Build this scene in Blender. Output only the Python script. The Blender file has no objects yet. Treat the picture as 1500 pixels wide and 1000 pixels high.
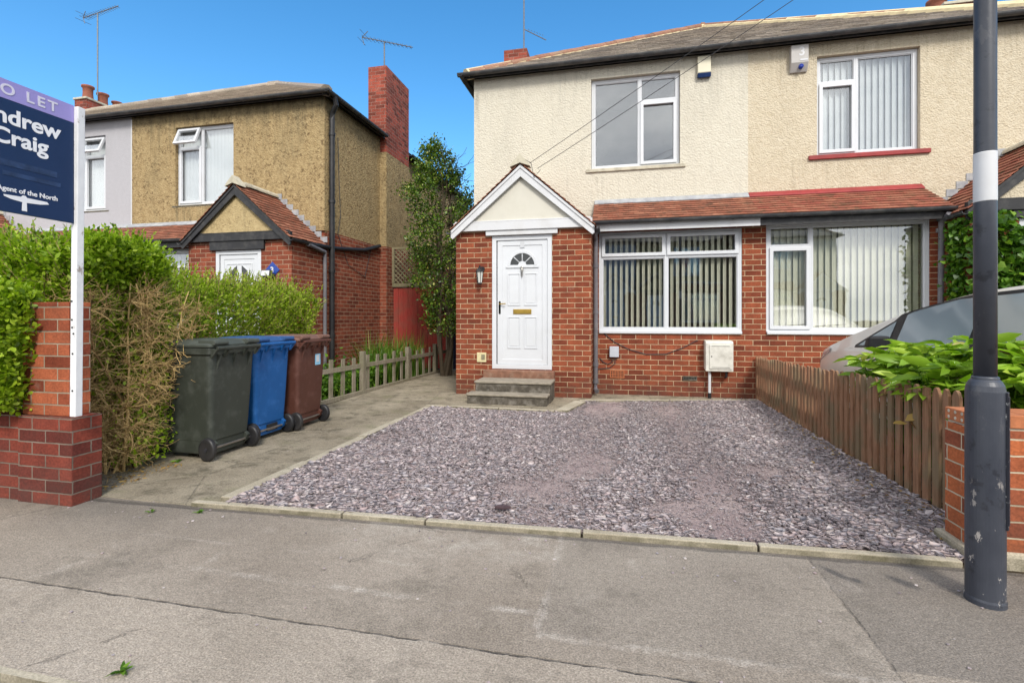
import bpy, math, random
import numpy as np
from mathutils import Vector, Matrix
R = math.radians
random.seed(7)
rng = np.random.default_rng(11)
scene = bpy.context.scene
col = scene.collection

# ------------------------------------------------------------------ camera
YAW = 12.5
cd = bpy.data.cameras.new("camera")
cam = bpy.data.objects.new("camera", cd)
col.objects.link(cam)
cd.sensor_width = 36.0
cd.lens = 36.0 * 721 / 1500
cd.shift_y = -34 / 1500
cd.clip_start = 0.05
cd.clip_end = 1000
CAMZ = 1.25
cam.location = (0, 0, CAMZ)
cam.rotation_euler = (R(90), 0, R(YAW))
scene.camera = cam

# ------------------------------------------------------------------ world and sun
SUN_EL, SUN_AZ = 41, 155      # azimuth clockwise from +Y (towards the houses): sun behind the camera, to the right
w = bpy.data.worlds.new("World")
scene.world = w
w.use_nodes = True
nt = w.node_tree
for n in list(nt.nodes):
    nt.nodes.remove(n)
def wn(t, **k):
    n = nt.nodes.new(t)
    for a, b in k.items():
        setattr(n, a, b)
    return n
out = wn('ShaderNodeOutputWorld'); bg = wn('ShaderNodeBackground')
sky = wn('ShaderNodeTexSky', sky_type='NISHITA', sun_disc=False)
sky.sun_elevation = R(SUN_EL); sky.sun_rotation = R(SUN_AZ)
sky.air_density = 1.0; sky.dust_density = 0.3; sky.ozone_density = 2.5
hs = wn('ShaderNodeHueSaturation'); hs.inputs['Saturation'].default_value = 1.3; hs.inputs['Value'].default_value = 1.25
hs.inputs['Hue'].default_value = 0.494
nt.links.new(sky.outputs[0], hs.inputs['Color'])
tc = wn('ShaderNodeTexCoord'); sp = wn('ShaderNodeSeparateXYZ')
nt.links.new(tc.outputs['Generated'], sp.inputs[0])
mp = wn('ShaderNodeMapping'); mp.inputs['Scale'].default_value = (1, 1, 2.2)
nt.links.new(tc.outputs['Generated'], mp.inputs['Vector'])
no = wn('ShaderNodeTexNoise'); no.inputs['Scale'].default_value = 2.6; no.inputs['Detail'].default_value = 7
no.inputs['Roughness'].default_value = 0.55
nt.links.new(mp.outputs[0], no.inputs['Vector'])
# unseen cloud bank behind camera and overhead, added for white fill light and reflections
ma = wn('ShaderNodeMath', operation='MULTIPLY_ADD'); ma.inputs[1].default_value = -0.75; ma.inputs[2].default_value = 0.12
nt.links.new(sp.outputs['Y'], ma.inputs[0])
mb_ = wn('ShaderNodeMath', operation='ADD')
nt.links.new(no.outputs['Fac'], mb_.inputs[0]); nt.links.new(ma.outputs[0], mb_.inputs[1])
cr = wn('ShaderNodeMapRange'); cr.inputs['From Min'].default_value = 0.48; cr.inputs['From Max'].default_value = 0.68
nt.links.new(mb_.outputs[0], cr.inputs['Value'])
no2 = wn('ShaderNodeTexNoise'); no2.inputs['Scale'].default_value = 4.0; no2.inputs['Detail'].default_value = 8
nt.links.new(mp.outputs[0], no2.inputs['Vector'])
cc = wn('ShaderNodeValToRGB')
cc.color_ramp.elements[0].position = 0.35; cc.color_ramp.elements[0].color = (5.2, 5.6, 6.3, 1)
cc.color_ramp.elements[1].position = 0.65; cc.color_ramp.elements[1].color = (11.4, 11.4, 11.3, 1)
nt.links.new(no2.outputs['Fac'], cc.inputs[0])
mx = wn('ShaderNodeMix', data_type='RGBA')
nt.links.new(cr.outputs[0], mx.inputs['Factor']); nt.links.new(hs.outputs[0], mx.inputs['A']); nt.links.new(cc.outputs[0], mx.inputs['B'])
nt.links.new(mx.outputs['Result'], bg.inputs['Color'])
bg.inputs['Strength'].default_value = 0.12
nt.links.new(bg.outputs[0], out.inputs[0])

sd = bpy.data.lights.new("sun", 'SUN'); so = bpy.data.objects.new("sun", sd); col.objects.link(so)
sd.energy = 2.0; sd.angle = R(14); sd.color = (1.0, 0.955, 0.88)
az = R(SUN_AZ)
sdir = Vector((math.sin(az) * math.cos(R(SUN_EL)), math.cos(az) * math.cos(R(SUN_EL)), math.sin(R(SUN_EL))))
so.rotation_euler = (-sdir).to_track_quat('-Z', 'Y').to_euler()
so.location = sdir * 40

scene.view_settings.view_transform = 'Standard'
scene.view_settings.look = 'None'
scene.view_settings.gamma = 1
scene.view_settings.exposure = 0.72

# ------------------------------------------------------------------ helpers
CA, SA = math.cos(R(YAW)), math.sin(R(YAW))
def ratio(px):
    u = (px - 750) / 721
    return (-SA + u * CA) / (CA + u * SA), u
def on_y(px, py, y):                    # point of the plane y that a sight line meets -> x, z
    k, u = ratio(px)
    Z = y / (CA + u * SA)
    return k * y, CAMZ + (466 - py) / 721 * Z
def on_z(px, py, z=0.0):                # point of the level z -> x, y
    k, u = ratio(px)
    Z = 721 * (CAMZ - z) / (py - 466)
    return Z * (-SA + u * CA), Z * (CA + u * SA)

def origin(p):
    o = Vector((0, 0, 0))
    while p is not None:
        o += p.location; p = p.parent
    return o
def tag(o, label=None, cat=None, group=None, kind=None):
    if label: o['label'] = label
    if cat: o['category'] = cat
    if group: o['group'] = group
    if kind: o['kind'] = kind
    return o
def thing(name, label, cat, loc=(0, 0, 0), group=None):
    o = bpy.data.objects.new(name, None); o.location = loc; o.empty_display_size = 0.1
    col.objects.link(o)
    return tag(o, label, cat, group)

class MB:
    def __init__(s): s.v = []; s.f = []
    def quad(s, *p):
        n = len(s.v); s.v += [tuple(q) for q in p]; s.f.append(tuple(range(n, n + len(p)))); return s
    def box(s, x0, x1, y0, y1, z0, z1):
        if x0 > x1: x0, x1 = x1, x0
        if y0 > y1: y0, y1 = y1, y0
        if z0 > z1: z0, z1 = z1, z0
        n = len(s.v)
        s.v += [(x0,y0,z0),(x1,y0,z0),(x1,y1,z0),(x0,y1,z0),(x0,y0,z1),(x1,y0,z1),(x1,y1,z1),(x0,y1,z1)]
        s.f += [tuple(n+i for i in q) for q in ((0,3,2,1),(4,5,6,7),(0,1,5,4),(1,2,6,5),(2,3,7,6),(3,0,4,7))]
        return s
    def hexa(s, P):                      # 8 points, bottom 4 then top 4, counter-clockwise from above
        n = len(s.v); s.v += [tuple(p) for p in P]
        s.f += [tuple(n+i for i in q) for q in ((0,3,2,1),(4,5,6,7),(0,1,5,4),(1,2,6,5),(2,3,7,6),(3,0,4,7))]
        return s
    def prism(s, prof, axis, a, b):      # prof: 2-D points of the plane across the axis
        n = len(s.v); k = len(prof)
        def mk(p, t):
            return (t, p[0], p[1]) if axis == 'x' else (p[0], t, p[1]) if axis == 'y' else (p[0], p[1], t)
        s.v += [mk(p, a) for p in prof] + [mk(p, b) for p in prof]
        s.f.append(tuple(range(n, n + k))[::-1]); s.f.append(tuple(range(n + k, n + 2*k)))
        for i in range(k):
            j = (i + 1) % k
            s.f.append((n+i, n+j, n+k+j, n+k+i))
        return s
    def tube(s, pts, r, n=8, cap=True):
        pts = [Vector(p) for p in pts]
        rs = r if isinstance(r, (list, tuple)) else [r] * len(pts)
        base = len(s.v)
        up = Vector((0.13, 0.27, 0.95)).normalized()
        for i, p in enumerate(pts):
            d = (pts[min(i+1, len(pts)-1)] - pts[max(i-1, 0)])
            if d.length < 1e-9: d = Vector((0, 0, 1))
            d.normalize()
            a = d.cross(up)
            if a.length < 1e-3: a = d.cross(Vector((1, 0, 0)))
            a.normalize(); b = d.cross(a)
            for k in range(n):
                t = 2 * math.pi * k / n
                s.v.append(tuple(p + rs[i] * (math.cos(t) * a + math.sin(t) * b)))
        for i in range(len(pts) - 1):
            for k in range(n):
                j = (k + 1) % n
                s.f.append((base+i*n+k, base+i*n+j, base+(i+1)*n+j, base+(i+1)*n+k))
        if cap:
            s.f.append(tuple(base + k for k in range(n))[::-1])
            s.f.append(tuple(base + (len(pts)-1)*n + k for k in range(n)))
        return s
    def lathe(s, prof, c=(0, 0, 0), n=24, axis='z'):      # prof: (radius, height)
        base = len(s.v)
        for r, h in prof:
            for k in range(n):
                t = 2 * math.pi * k / n
                a, b = r * math.cos(t), r * math.sin(t)
                q = (a, b, h) if axis == 'z' else (a, h, b) if axis == 'y' else (h, a, b)
                s.v.append((c[0]+q[0], c[1]+q[1], c[2]+q[2]))
        for i in range(len(prof) - 1):
            for k in range(n):
                j = (k + 1) % n
                s.f.append((base+i*n+k, base+i*n+j, base+(i+1)*n+j, base+(i+1)*n+k))
        s.f.append(tuple(base + k for k in range(n))[::-1])
        s.f.append(tuple(base + (len(prof)-1)*n + k for k in range(n)))
        return s
    def ring(s, x0, x1, z0, z1, w, y0, y1):   # mitred frame in the plane y, face at y0
        O = [(x0,z0),(x1,z0),(x1,z1),(x0,z1)]; I = [(x0+w,z0+w),(x1-w,z0+w),(x1-w,z1-w),(x0+w,z1-w)]
        for i in range(4):
            j = (i + 1) % 4
            a, b, c, d = O[i], O[j], I[j], I[i]
            n = len(s.v)
            s.v += [(p[0], y0, p[1]) for p in (a,b,c,d)] + [(p[0], y1, p[1]) for p in (a,b,c,d)]
            s.f += [(n,n+1,n+2,n+3),(n+7,n+6,n+5,n+4),(n,n+4,n+5,n+1),(n+2,n+6,n+7,n+3)]
        return s
    def wall(s, x0, x1, z0, z1, y0, y1, holes=(), plane='y', ends=True):   # slab with rectangular openings
        X = sorted(set([x0, x1] + [h[0] for h in holes] + [h[1] for h in holes]))
        Z = sorted(set([z0, z1] + [h[2] for h in holes] + [h[3] for h in holes]))
        def P(x, y, z): return (x, y, z) if plane == 'y' else (y, x, z)
        def inside(x, z): return any(h[0] < x < h[1] and h[2] < z < h[3] for h in holes)
        for i in range(len(X)-1):
            for j in range(len(Z)-1):
                if inside((X[i]+X[i+1])/2, (Z[j]+Z[j+1])/2): continue
                for y in (y0, y1):
                    s.quad(P(X[i],y,Z[j]), P(X[i+1],y,Z[j]), P(X[i+1],y,Z[j+1]), P(X[i],y,Z[j+1]))
        rects = list(holes) + ([(x0,x1,z0,z1)] if ends else [])
        for a, b, c, d in rects:
            s.quad(P(a,y0,c),P(a,y1,c),P(a,y1,d),P(a,y0,d)); s.quad(P(b,y0,c),P(b,y1,c),P(b,y1,d),P(b,y0,d))
            s.quad(P(a,y0,c),P(b,y0,c),P(b,y1,c),P(a,y1,c)); s.quad(P(a,y0,d),P(b,y0,d),P(b,y1,d),P(a,y1,d))
        return s
    def build(s, name, mat, parent=None, bevel=0, smooth=False, seg=2, sub=0, fixn=True):
        o0 = origin(parent)
        me = bpy.data.meshes.new(name)
        me.from_pydata([(x-o0.x, y-o0.y, z-o0.z) for x, y, z in s.v], [], s.f)
        me.update()
        if fixn:
            import bmesh
            bm = bmesh.new(); bm.from_mesh(me); bmesh.ops.recalc_face_normals(bm, faces=bm.faces); bm.to_mesh(me); bm.free()
        uv = me.uv_layers.new(name="UVMap")
        V = s.v
        arr = np.empty(len(me.loops) * 2, dtype=np.float32)
        for p in me.polygons:
            n = p.normal
            ax = max(range(3), key=lambda i: abs(n[i]))
            for li in p.loop_indices:
                x, y, z = V[me.loops[li].vertex_index]
                arr[2*li], arr[2*li+1] = (y, z) if ax == 0 else (x, z) if ax == 1 else (x, y)
        uv.data.foreach_set('uv', arr)
        if smooth:
            me.polygons.foreach_set('use_smooth', [True] * len(me.polygons))
        o = bpy.data.objects.new(name, me); col.objects.link(o)
        if mat: me.materials.append(mat)
        if parent: o.parent = parent
        if bevel:
            b = o.modifiers.new('bevel', 'BEVEL'); b.width = bevel; b.segments = seg; b.limit_method = 'ANGLE'; b.angle_limit = R(40)
        if sub:
            u = o.modifiers.new('sub', 'SUBSURF'); u.levels = sub; u.render_levels = sub
        return o

def bulk(name, V, F, mat, parent=None):        # V (n,3); F (m,k) equal-sided faces, or a list of such arrays
    o0 = origin(parent)
    Fs = F if isinstance(F, list) else [F]
    me = bpy.data.meshes.new(name)
    me.vertices.add(len(V)); me.vertices.foreach_set('co', (V - np.array(o0)).astype(np.float32).ravel())
    tot = sum(f.size for f in Fs); npol = sum(len(f) for f in Fs)
    me.loops.add(tot); me.loops.foreach_set('vertex_index', np.concatenate([f.ravel() for f in Fs]).astype(np.int32))
    me.polygons.add(npol)
    lt = np.concatenate([np.full(len(f), f.shape[1]) for f in Fs]).astype(np.int32)
    me.polygons.foreach_set('loop_start', np.concatenate([[0], np.cumsum(lt)[:-1]]).astype(np.int32))
    me.polygons.foreach_set('loop_total', lt)
    me.update(calc_edges=True)
    me.materials.append(mat)
    o = bpy.data.objects.new(name, me); col.objects.link(o)
    if parent: o.parent = parent
    return o

LEAF = {   # template: vertices (across, along, up), faces
 'oval': (np.array([(0,0,0),(-.30,.35,.06),(-.24,.75,.05),(0,1,-.04),(.24,.75,.05),(.30,.35,.06),(0,.5,0)], float),
          np.array([(0,6,1,1),(1,6,2,2),(2,6,3,3),(3,6,4,4),(4,6,5,5),(5,6,0,0)])[:, :3]),
 'lance': (np.array([(0,0,0),(-.15,.3,.04),(-.13,.65,-.02),(0,1,-.18),(.13,.65,-.02),(.15,.3,.04),(0,.5,-.03)], float),
          np.array([(0,6,1),(1,6,2),(2,6,3),(3,6,4),(4,6,5),(5,6,0)])),
 'heart': (np.array([(0,.08,0),(-.40,.0,.05),(-.46,.35,.06),(0,1,-.1),(.46,.35,.06),(.40,.0,.05),(0,.4,-.02)], float),
          np.array([(0,6,1),(1,6,2),(2,6,3),(3,6,4),(4,6,5),(5,6,0)])),
}
def leaves(name, mat, P, D, S, kind='oval', parent=None):
    N = len(P); T, F = LEAF[kind]
    D = D / np.linalg.norm(D, axis=1, keepdims=True)
    rnd = rng.normal(size=(N, 3)); rnd[:, 2] += 0.0
    A = np.cross(D, np.array([0, 0, 1.0]) + 0.7 * rnd); A /= np.linalg.norm(A, axis=1, keepdims=True)
    B = np.cross(A, D)
    S = np.asarray(S).reshape(-1, 1, 1) * np.ones((N, 1, 1))
    V = P[:, None, :] + S * (T[None, :, 0:1] * A[:, None, :] + T[None, :, 1:2] * D[:, None, :] + T[None, :, 2:3] * B[:, None, :])
    FF = (F[None] + (np.arange(N) * len(T))[:, None, None]).reshape(-1, 3)
    return bulk(name, V.reshape(-1, 3), FF, mat, parent)

# ------------------------------------------------------------------ materials
class NM:
    def __init__(s, name, rough=0.8, spec=0.3):
        s.m = bpy.data.materials.new(name); s.m.use_nodes = True
        s.t = s.m.node_tree; s.b = s.t.nodes['Principled BSDF']
        s.b.inputs['Roughness'].default_value = rough
        s.b.inputs['Specular IOR Level'].default_value = spec
        s.tc = s.n('ShaderNodeTexCoord')
    def n(s, t, **k):
        n = s.t.nodes.new(t)
        for a, b in k.items(): setattr(n, a, b)
        return n
    def l(s, a, b): s.t.links.new(a, b); return s
    def noise(s, scale, detail=4, rough=0.55, coord='Object', stretch=None, dist=0):
        n = s.n('ShaderNodeTexNoise'); n.inputs['Scale'].default_value = scale; n.inputs['Detail'].default_value = detail
        n.inputs['Roughness'].default_value = rough; n.inputs['Distortion'].default_value = dist
        src = s.tc.outputs[coord]
        if stretch:
            m = s.n('ShaderNodeMapping'); m.inputs['Scale'].default_value = stretch; s.l(src, m.inputs['Vector']); src = m.outputs[0]
        s.l(src, n.inputs['Vector']); return n.outputs['Fac']
    def voro(s, scale, feature='F1', coord='Object', out='Distance', stretch=None):
        n = s.n('ShaderNodeTexVoronoi', feature=feature); n.inputs['Scale'].default_value = scale
        src = s.tc.outputs[coord]
        if stretch:
            m = s.n('ShaderNodeMapping'); m.inputs['Scale'].default_value = stretch; s.l(src, m.inputs['Vector']); src = m.outputs[0]
        s.l(src, n.inputs['Vector']); return n.outputs[out]
    def rng(s, v, a, b, c=0., d=1.):
        n = s.n('ShaderNodeMapRange'); n.inputs['From Min'].default_value = a; n.inputs['From Max'].default_value = b
        n.inputs['To Min'].default_value = c; n.inputs['To Max'].default_value = d; s.l(v, n.inputs['Value']); return n.outputs[0]
    def mix(s, fac, a, b, mode='MIX'):
        n = s.n('ShaderNodeMix', data_type='RGBA', blend_type=mode)
        for v, k in ((fac, 'Factor'), (a, 'A'), (b, 'B')):
            if isinstance(v, (int, float)): n.inputs[k].default_value = v
            elif isinstance(v, tuple): n.inputs[k].default_value = (*v, 1) if len(v) == 3 else v
            else: s.l(v, n.inputs[k])
        return n.outputs['Result']
    def math(s, op, a, b=0.):
        n = s.n('ShaderNodeMath', operation=op)
        for i, v in enumerate((a, b)):
            if isinstance(v, (int, float)): n.inputs[i].default_value = v
            else: s.l(v, n.inputs[i])
        return n.outputs[0]
    def ramp(s, v, stops):
        n = s.n('ShaderNodeValToRGB'); cr = n.color_ramp
        while len(cr.elements) < len(stops): cr.elements.new(0.5)
        for e, (p, c) in zip(cr.elements, stops): e.position = p; e.color = (*c, 1)
        s.l(v, n.inputs[0]); return n.outputs[0]
    def island(s): return s.n('ShaderNodeNewGeometry').outputs['Random Per Island']
    def color(s, c):
        if isinstance(c, tuple): s.b.inputs['Base Color'].default_value = (*c, 1)
        else: s.l(c, s.b.inputs['Base Color'])
        return s
    def bump(s, h, strength=0.5, dist=0.01):
        n = s.n('ShaderNodeBump'); n.inputs['Strength'].default_value = strength; n.inputs['Distance'].default_value = dist
        s.l(h, n.inputs['Height']); s.l(n.outputs[0], s.b.inputs['Normal']); return s

def plain(name, c, rough=0.6, var=0.12, scale=6, bump=0.0, spec=0.3, metal=0, dirt=None, dirt_scale=2.0, dirt_amt=0.5):
    k = NM(name, rough, spec)
    f = k.noise(scale, 5)
    base = k.mix(k.rng(f, .3, .7), tuple(x*(1-var) for x in c), tuple(min(1, x*(1+var)) for x in c))
    if dirt:
        d = k.rng(k.noise(dirt_scale, 7, .65), .48, .75, 0, dirt_amt)
        base = k.mix(d, base, dirt)
    k.color(base)
    if bump: k.bump(k.noise(scale*8, 4), bump, 0.004)
    k.b.inputs['Metallic'].default_value = metal
    return k.m

def brick_mat(name, c1, c2, mortar, w=.235, h=.083, dark=None, grime=.25, off=(0,0)):
    k = NM(name, .88, .2)
    mp = k.n('ShaderNodeMapping'); mp.inputs['Location'].default_value = (off[0], off[1], 0); k.l(k.tc.outputs['UV'], mp.inputs['Vector'])
    b = k.n('ShaderNodeTexBrick'); b.offset = .5; b.offset_frequency = 2
    # ragged edges: a little noise on the lookup
    nz = k.n('ShaderNodeTexNoise'); nz.inputs['Scale'].default_value = 26; nz.inputs['Detail'].default_value = 3
    k.l(mp.outputs[0], nz.inputs['Vector'])
    vm = k.n('ShaderNodeVectorMath', operation='MULTIPLY_ADD'); vm.inputs[1].default_value = (.006, .006, 0)
    k.l(nz.outputs['Color'], vm.inputs[0]); k.l(mp.outputs[0], vm.inputs[2])
    k.l(vm.outputs[0], b.inputs['Vector'])
    b.inputs['Scale'].default_value = 1; b.inputs['Mortar Size'].default_value = .0048; b.inputs['Mortar Smooth'].default_value = .15
    b.inputs['Bias'].default_value = -.1; b.inputs['Brick Width'].default_value = w; b.inputs['Row Height'].default_value = h
    b.inputs['Color1'].default_value = (0,0,0,1); b.inputs['Color2'].default_value = (1,1,1,1); b.inputs['Mortar'].default_value = (.5,.5,.5,1)
    dark = dark or tuple(x*.82 for x in c2)
    bc = k.ramp(b.outputs['Color'], [(0, dark), (.12, c2), (.6, c1), (1, tuple(x*1.22 for x in c1))])
    fine = k.rng(k.noise(60, 4, coord='UV'), .3, .7, .72, 1.2)
    blot = k.rng(k.noise(7, 4, coord='UV'), .3, .7, .8, 1.15)
    bc = k.mix(1, bc, k.math('MULTIPLY', fine, blot), 'MULTIPLY')
    mc = k.mix(k.rng(k.noise(5, 5, coord='UV'), .35, .7), mortar, tuple(x*.55 for x in mortar))
    c = k.mix(b.outputs['Fac'], bc, mc)
    g = k.rng(k.noise(1.3, 7, .7, coord='UV'), .5, .8, 0, grime)
    sv = k.n('ShaderNodeSeparateXYZ'); k.l(k.tc.outputs['UV'], sv.inputs[0])
    damp = k.math('MULTIPLY', k.rng(sv.outputs['Y'], .02, .42, .6, 0), k.rng(k.noise(3, 6, .7, coord='UV'), .3, .6))
    g = k.math('MAXIMUM', g, damp)
    c = k.mix(g, c, (.05,.04,.035))
    c = k.mix(k.rng(k.noise(2.1, 7, .75, coord='UV'), .60, .78, 0, .35), c, (.42,.36,.29))
    k.color(c)
    hgt = k.math('SUBTRACT', k.math('MULTIPLY', k.noise(90, 4, coord='UV'), .35), b.outputs['Fac'])
    k.bump(hgt, .8, .006)
    return k.m

def render_mat(name, c, c2, amt=.5, bumpd=.012, vscale=55, grime=(.2,.19,.16), gamt=.35, speck=(.1,.07,.04), specka=0., top=.25, streaks=()):
    k = NM(name, .95, .15)
    n1 = k.noise(vscale, 3, .6); n2 = k.noise(vscale*.35, 4, .6)
    v = k.voro(vscale*1.1, 'SMOOTH_F1')
    h = k.math('ADD', k.math('MULTIPLY', n1, .6), k.math('MULTIPLY', k.math('SUBTRACT', .7, v), .7))
    base = k.mix(k.rng(n2, .3, .7, 0, amt), c, c2)
    if specka:
        s1 = k.rng(k.noise(vscale*.62, 3, .8), .50, .60, 0, specka)
        s2 = k.rng(k.noise(vscale*.16, 3, .6), .40, .62, .25, 1)
        base = k.mix(k.math('MULTIPLY', s1, s2), base, speck)
    base = k.mix(k.rng(k.noise(.9, 8, .7, stretch=(1.4, 1.4, .5)), .5, .8, 0, gamt), base, grime)
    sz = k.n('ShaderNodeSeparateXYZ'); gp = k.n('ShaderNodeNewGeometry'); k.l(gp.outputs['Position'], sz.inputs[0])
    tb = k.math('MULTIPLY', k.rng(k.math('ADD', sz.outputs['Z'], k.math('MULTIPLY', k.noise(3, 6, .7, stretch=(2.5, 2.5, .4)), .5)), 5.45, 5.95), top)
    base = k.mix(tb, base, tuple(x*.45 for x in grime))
    base = k.mix(k.rng(k.noise(2.0, 7, .7, stretch=(5, 5, .35)), .56, .78, 0, gamt*.8), base, grime)
    for (sx0, sx1, szt, amt_) in streaks:      # rain streaks that start under a sill end or gutter joint
        mx_ = k.math('MULTIPLY', k.rng(sz.outputs['X'], sx0-.05, sx0+.05), k.rng(sz.outputs['X'], sx1-.05, sx1+.05, 1, 0))
        mz_ = k.math('MULTIPLY', k.rng(sz.outputs['Z'], szt-1.1, szt, 0, 1), k.rng(sz.outputs['Z'], szt, szt+.01, 1, 0))
        ns_ = k.rng(k.noise(1.0, 5, .7, stretch=(16, 16, .7)), .48, .66)
        base = k.mix(k.math('MULTIPLY', k.math('MULTIPLY', mx_, mz_), k.math('MULTIPLY', ns_, amt_)), base, tuple(x*.7 for x in grime))
    k.color(base)
    k.bump(h, .9, bumpd)
    return k.m

def leaf_mat(name, stops, rough=.45, trans=.3):
    k = NM(name, rough, .35)
    c = k.ramp(k.island(), stops)
    c = k.mix(k.rng(k.noise(2.2, 3), .35, .65, 0, .5), c, k.mix(1, c, (.55,.65,.45), 'MULTIPLY'))
    k.color(c)
    tr = k.n('ShaderNodeBsdfTranslucent'); k.l(k.mix(1, c, (1.1, 1.25, .5), 'MULTIPLY'), tr.inputs['Color'])
    ms = k.n('ShaderNodeMixShader'); ms.inputs[0].default_value = trans
    k.l(k.b.outputs[0], ms.inputs[1]); k.l(tr.outputs[0], ms.inputs[2])
    k.l(ms.outputs[0], k.t.nodes['Material Output'].inputs['Surface'])
    return k.m

def tile_mat(name, cols, moss=(.05,.06,.03), mamt=.5, rough=.85, mscale=6):
    k = NM(name, rough, .2)
    c = k.ramp(k.island(), [(i/(len(cols)-1), q) for i, q in enumerate(cols)])
    c = k.mix(1, c, k.rng(k.noise(35, 5, .6), .3, .7, .7, 1.2), 'MULTIPLY')
    c = k.mix(k.rng(k.noise(mscale, 7, .7), .5, .66, 0, mamt), c, moss)
    k.color(c); k.bump(k.noise(120, 4), .4, .004)
    return k.m

M = {}
M['brick'] = brick_mat('red_brick', (.25,.066,.031), (.195,.048,.025), (.60,.45,.28))
M['brick_left'] = brick_mat('red_brick_neighbour', (.235,.062,.033), (.185,.047,.027), (.47,.34,.23), grime=.3, off=(.06,.02))
M['brick_stack'] = brick_mat('chimney_brick', (.30,.07,.045), (.17,.045,.03), (.34,.22,.18), grime=.3)
M['brick_pier'] = brick_mat('pier_brick', (.36,.10,.045), (.22,.05,.025), (.36,.30,.22), grime=.35, off=(.09,.0))
M['brick_plinth'] = brick_mat('plinth_brick', (.20,.042,.026), (.13,.03,.022), (.24,.19,.15), grime=.45, off=(.02,.0))
M['brick_new'] = brick_mat('orange_brick', (.42,.12,.045), (.26,.075,.04), (.55,.46,.33), grime=.15, off=(.0,.02))
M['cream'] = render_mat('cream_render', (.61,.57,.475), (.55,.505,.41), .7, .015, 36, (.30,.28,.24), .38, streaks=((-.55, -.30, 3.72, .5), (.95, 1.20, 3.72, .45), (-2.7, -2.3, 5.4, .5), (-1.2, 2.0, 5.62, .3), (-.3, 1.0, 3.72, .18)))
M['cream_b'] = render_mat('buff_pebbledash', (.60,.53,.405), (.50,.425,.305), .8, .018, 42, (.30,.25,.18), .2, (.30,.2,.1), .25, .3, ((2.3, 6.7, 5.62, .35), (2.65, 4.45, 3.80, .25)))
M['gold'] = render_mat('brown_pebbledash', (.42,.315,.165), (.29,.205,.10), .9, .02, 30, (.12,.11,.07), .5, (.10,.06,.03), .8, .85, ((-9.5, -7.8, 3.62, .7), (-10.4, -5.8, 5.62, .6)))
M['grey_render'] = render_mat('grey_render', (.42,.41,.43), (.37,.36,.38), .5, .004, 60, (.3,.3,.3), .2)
M['gable'] = plain('gable_plaster', (.58,.555,.48), .8, .05, 2, .1, dirt=(.3,.28,.22), dirt_amt=.3)
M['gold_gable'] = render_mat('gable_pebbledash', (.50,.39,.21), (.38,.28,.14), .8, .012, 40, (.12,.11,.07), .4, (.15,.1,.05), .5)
M['upvc'] = plain('white_upvc', (.60,.615,.64), .35, .03, 3, 0, .45, dirt=(.45,.44,.40), dirt_scale=5, dirt_amt=.15)
M['whitewood'] = plain('white_painted_board', (.585,.59,.605), .5, .04, 3, .08, .3, dirt=(.40,.37,.32), dirt_scale=4, dirt_amt=.3)
M['blackwood'] = plain('black_painted_board', (.02,.02,.022), .5, .3, 5, .15, .4, dirt=(.12,.11,.10), dirt_scale=8, dirt_amt=.4)
M['gutter'] = plain('dark_gutter', (.045,.047,.052), .5, .3, 4, .1, .4, dirt=(.20,.19,.17), dirt_scale=5, dirt_amt=.45)
M['pipe_grey'] = plain('grey_downpipe', (.13,.125,.14), .5, .15, 4, .1, .4, dirt=(.28,.26,.22), dirt_scale=6, dirt_amt=.4)
M['black'] = plain('black_plastic', (.015,.015,.017), .45, .2, 8, 0, .4, dirt=(.1,.09,.08), dirt_amt=.3)
M['slate'] = tile_mat('grey_roof_slate', [(.27,.235,.20),(.36,.31,.26),(.20,.175,.155),(.44,.38,.32),(.30,.25,.21)], (.46,.40,.31), .5, .85, 3)
M['slate_b'] = tile_mat('weathered_roof_slate', [(.30,.25,.20),(.40,.34,.27),(.24,.20,.165),(.36,.29,.23),(.46,.39,.31)], (.20,.17,.12), .5, .85, 2.5)
M['tile'] = tile_mat('red_clay_tile', [(.28,.10,.06),(.22,.08,.048),(.36,.155,.095),(.18,.07,.045),(.30,.12,.075)], (.075,.055,.035), .75, .8, 9)
M['tile_red'] = tile_mat('painted_clay_tile', [(.26,.07,.048),(.31,.115,.07),(.21,.07,.048),(.36,.15,.092)], (.07,.06,.03), .75, .75, 7)
M['ridge'] = tile_mat('clay_ridge_tile', [(.27,.13,.085),(.33,.18,.12),(.22,.11,.075)], (.22,.2,.13), .5)
M['mortar'] = plain('ridge_mortar', (.62,.52,.32), .9, .15, 12, .3)
M['lead'] = plain('lead_flashing', (.30,.31,.33), .55, .25, 9, .3, dirt=(.55,.54,.5), dirt_scale=6, dirt_amt=.6)
M['redpaint'] = plain('dark_red_paint', (.28,.035,.035), .55, .2, 8, .15, dirt=(.12,.05,.04), dirt_amt=.4)
M['sill'] = plain('cream_stone_sill', (.50,.46,.36), .85, .12, 9, .2, dirt=(.12,.11,.08), dirt_scale=7, dirt_amt=.6)
M['dark_room'] = plain('dark_room', (.30,.28,.25), .9, .2, 2)
M['blind'] = plain('cream_blind', (.56,.545,.43), .8, .05, 2)
M['blind_w'] = plain('white_blind', (.52,.54,.55), .8, .04, 2)
M['concrete'] = None
k = NM('glass_pane', .03, .5)
k.b.inputs['Base Color'].default_value = (.75,.8,.8,1)
tr = k.n('ShaderNodeBsdfTransparent'); tr.inputs[0].default_value = (.98,.99,.985,1)
gl = k.n('ShaderNodeBsdfGlossy'); gl.inputs['Roughness'].default_value = .015; gl.inputs['Color'].default_value = (.95,.97,1,1)
wv = k.noise(1.1, 2); bp = k.n('ShaderNodeBump'); bp.inputs['Strength'].default_value = .12; bp.inputs['Distance'].default_value = .02
k.l(wv, bp.inputs['Height']); k.l(bp.outputs[0], gl.inputs['Normal'])
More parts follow.
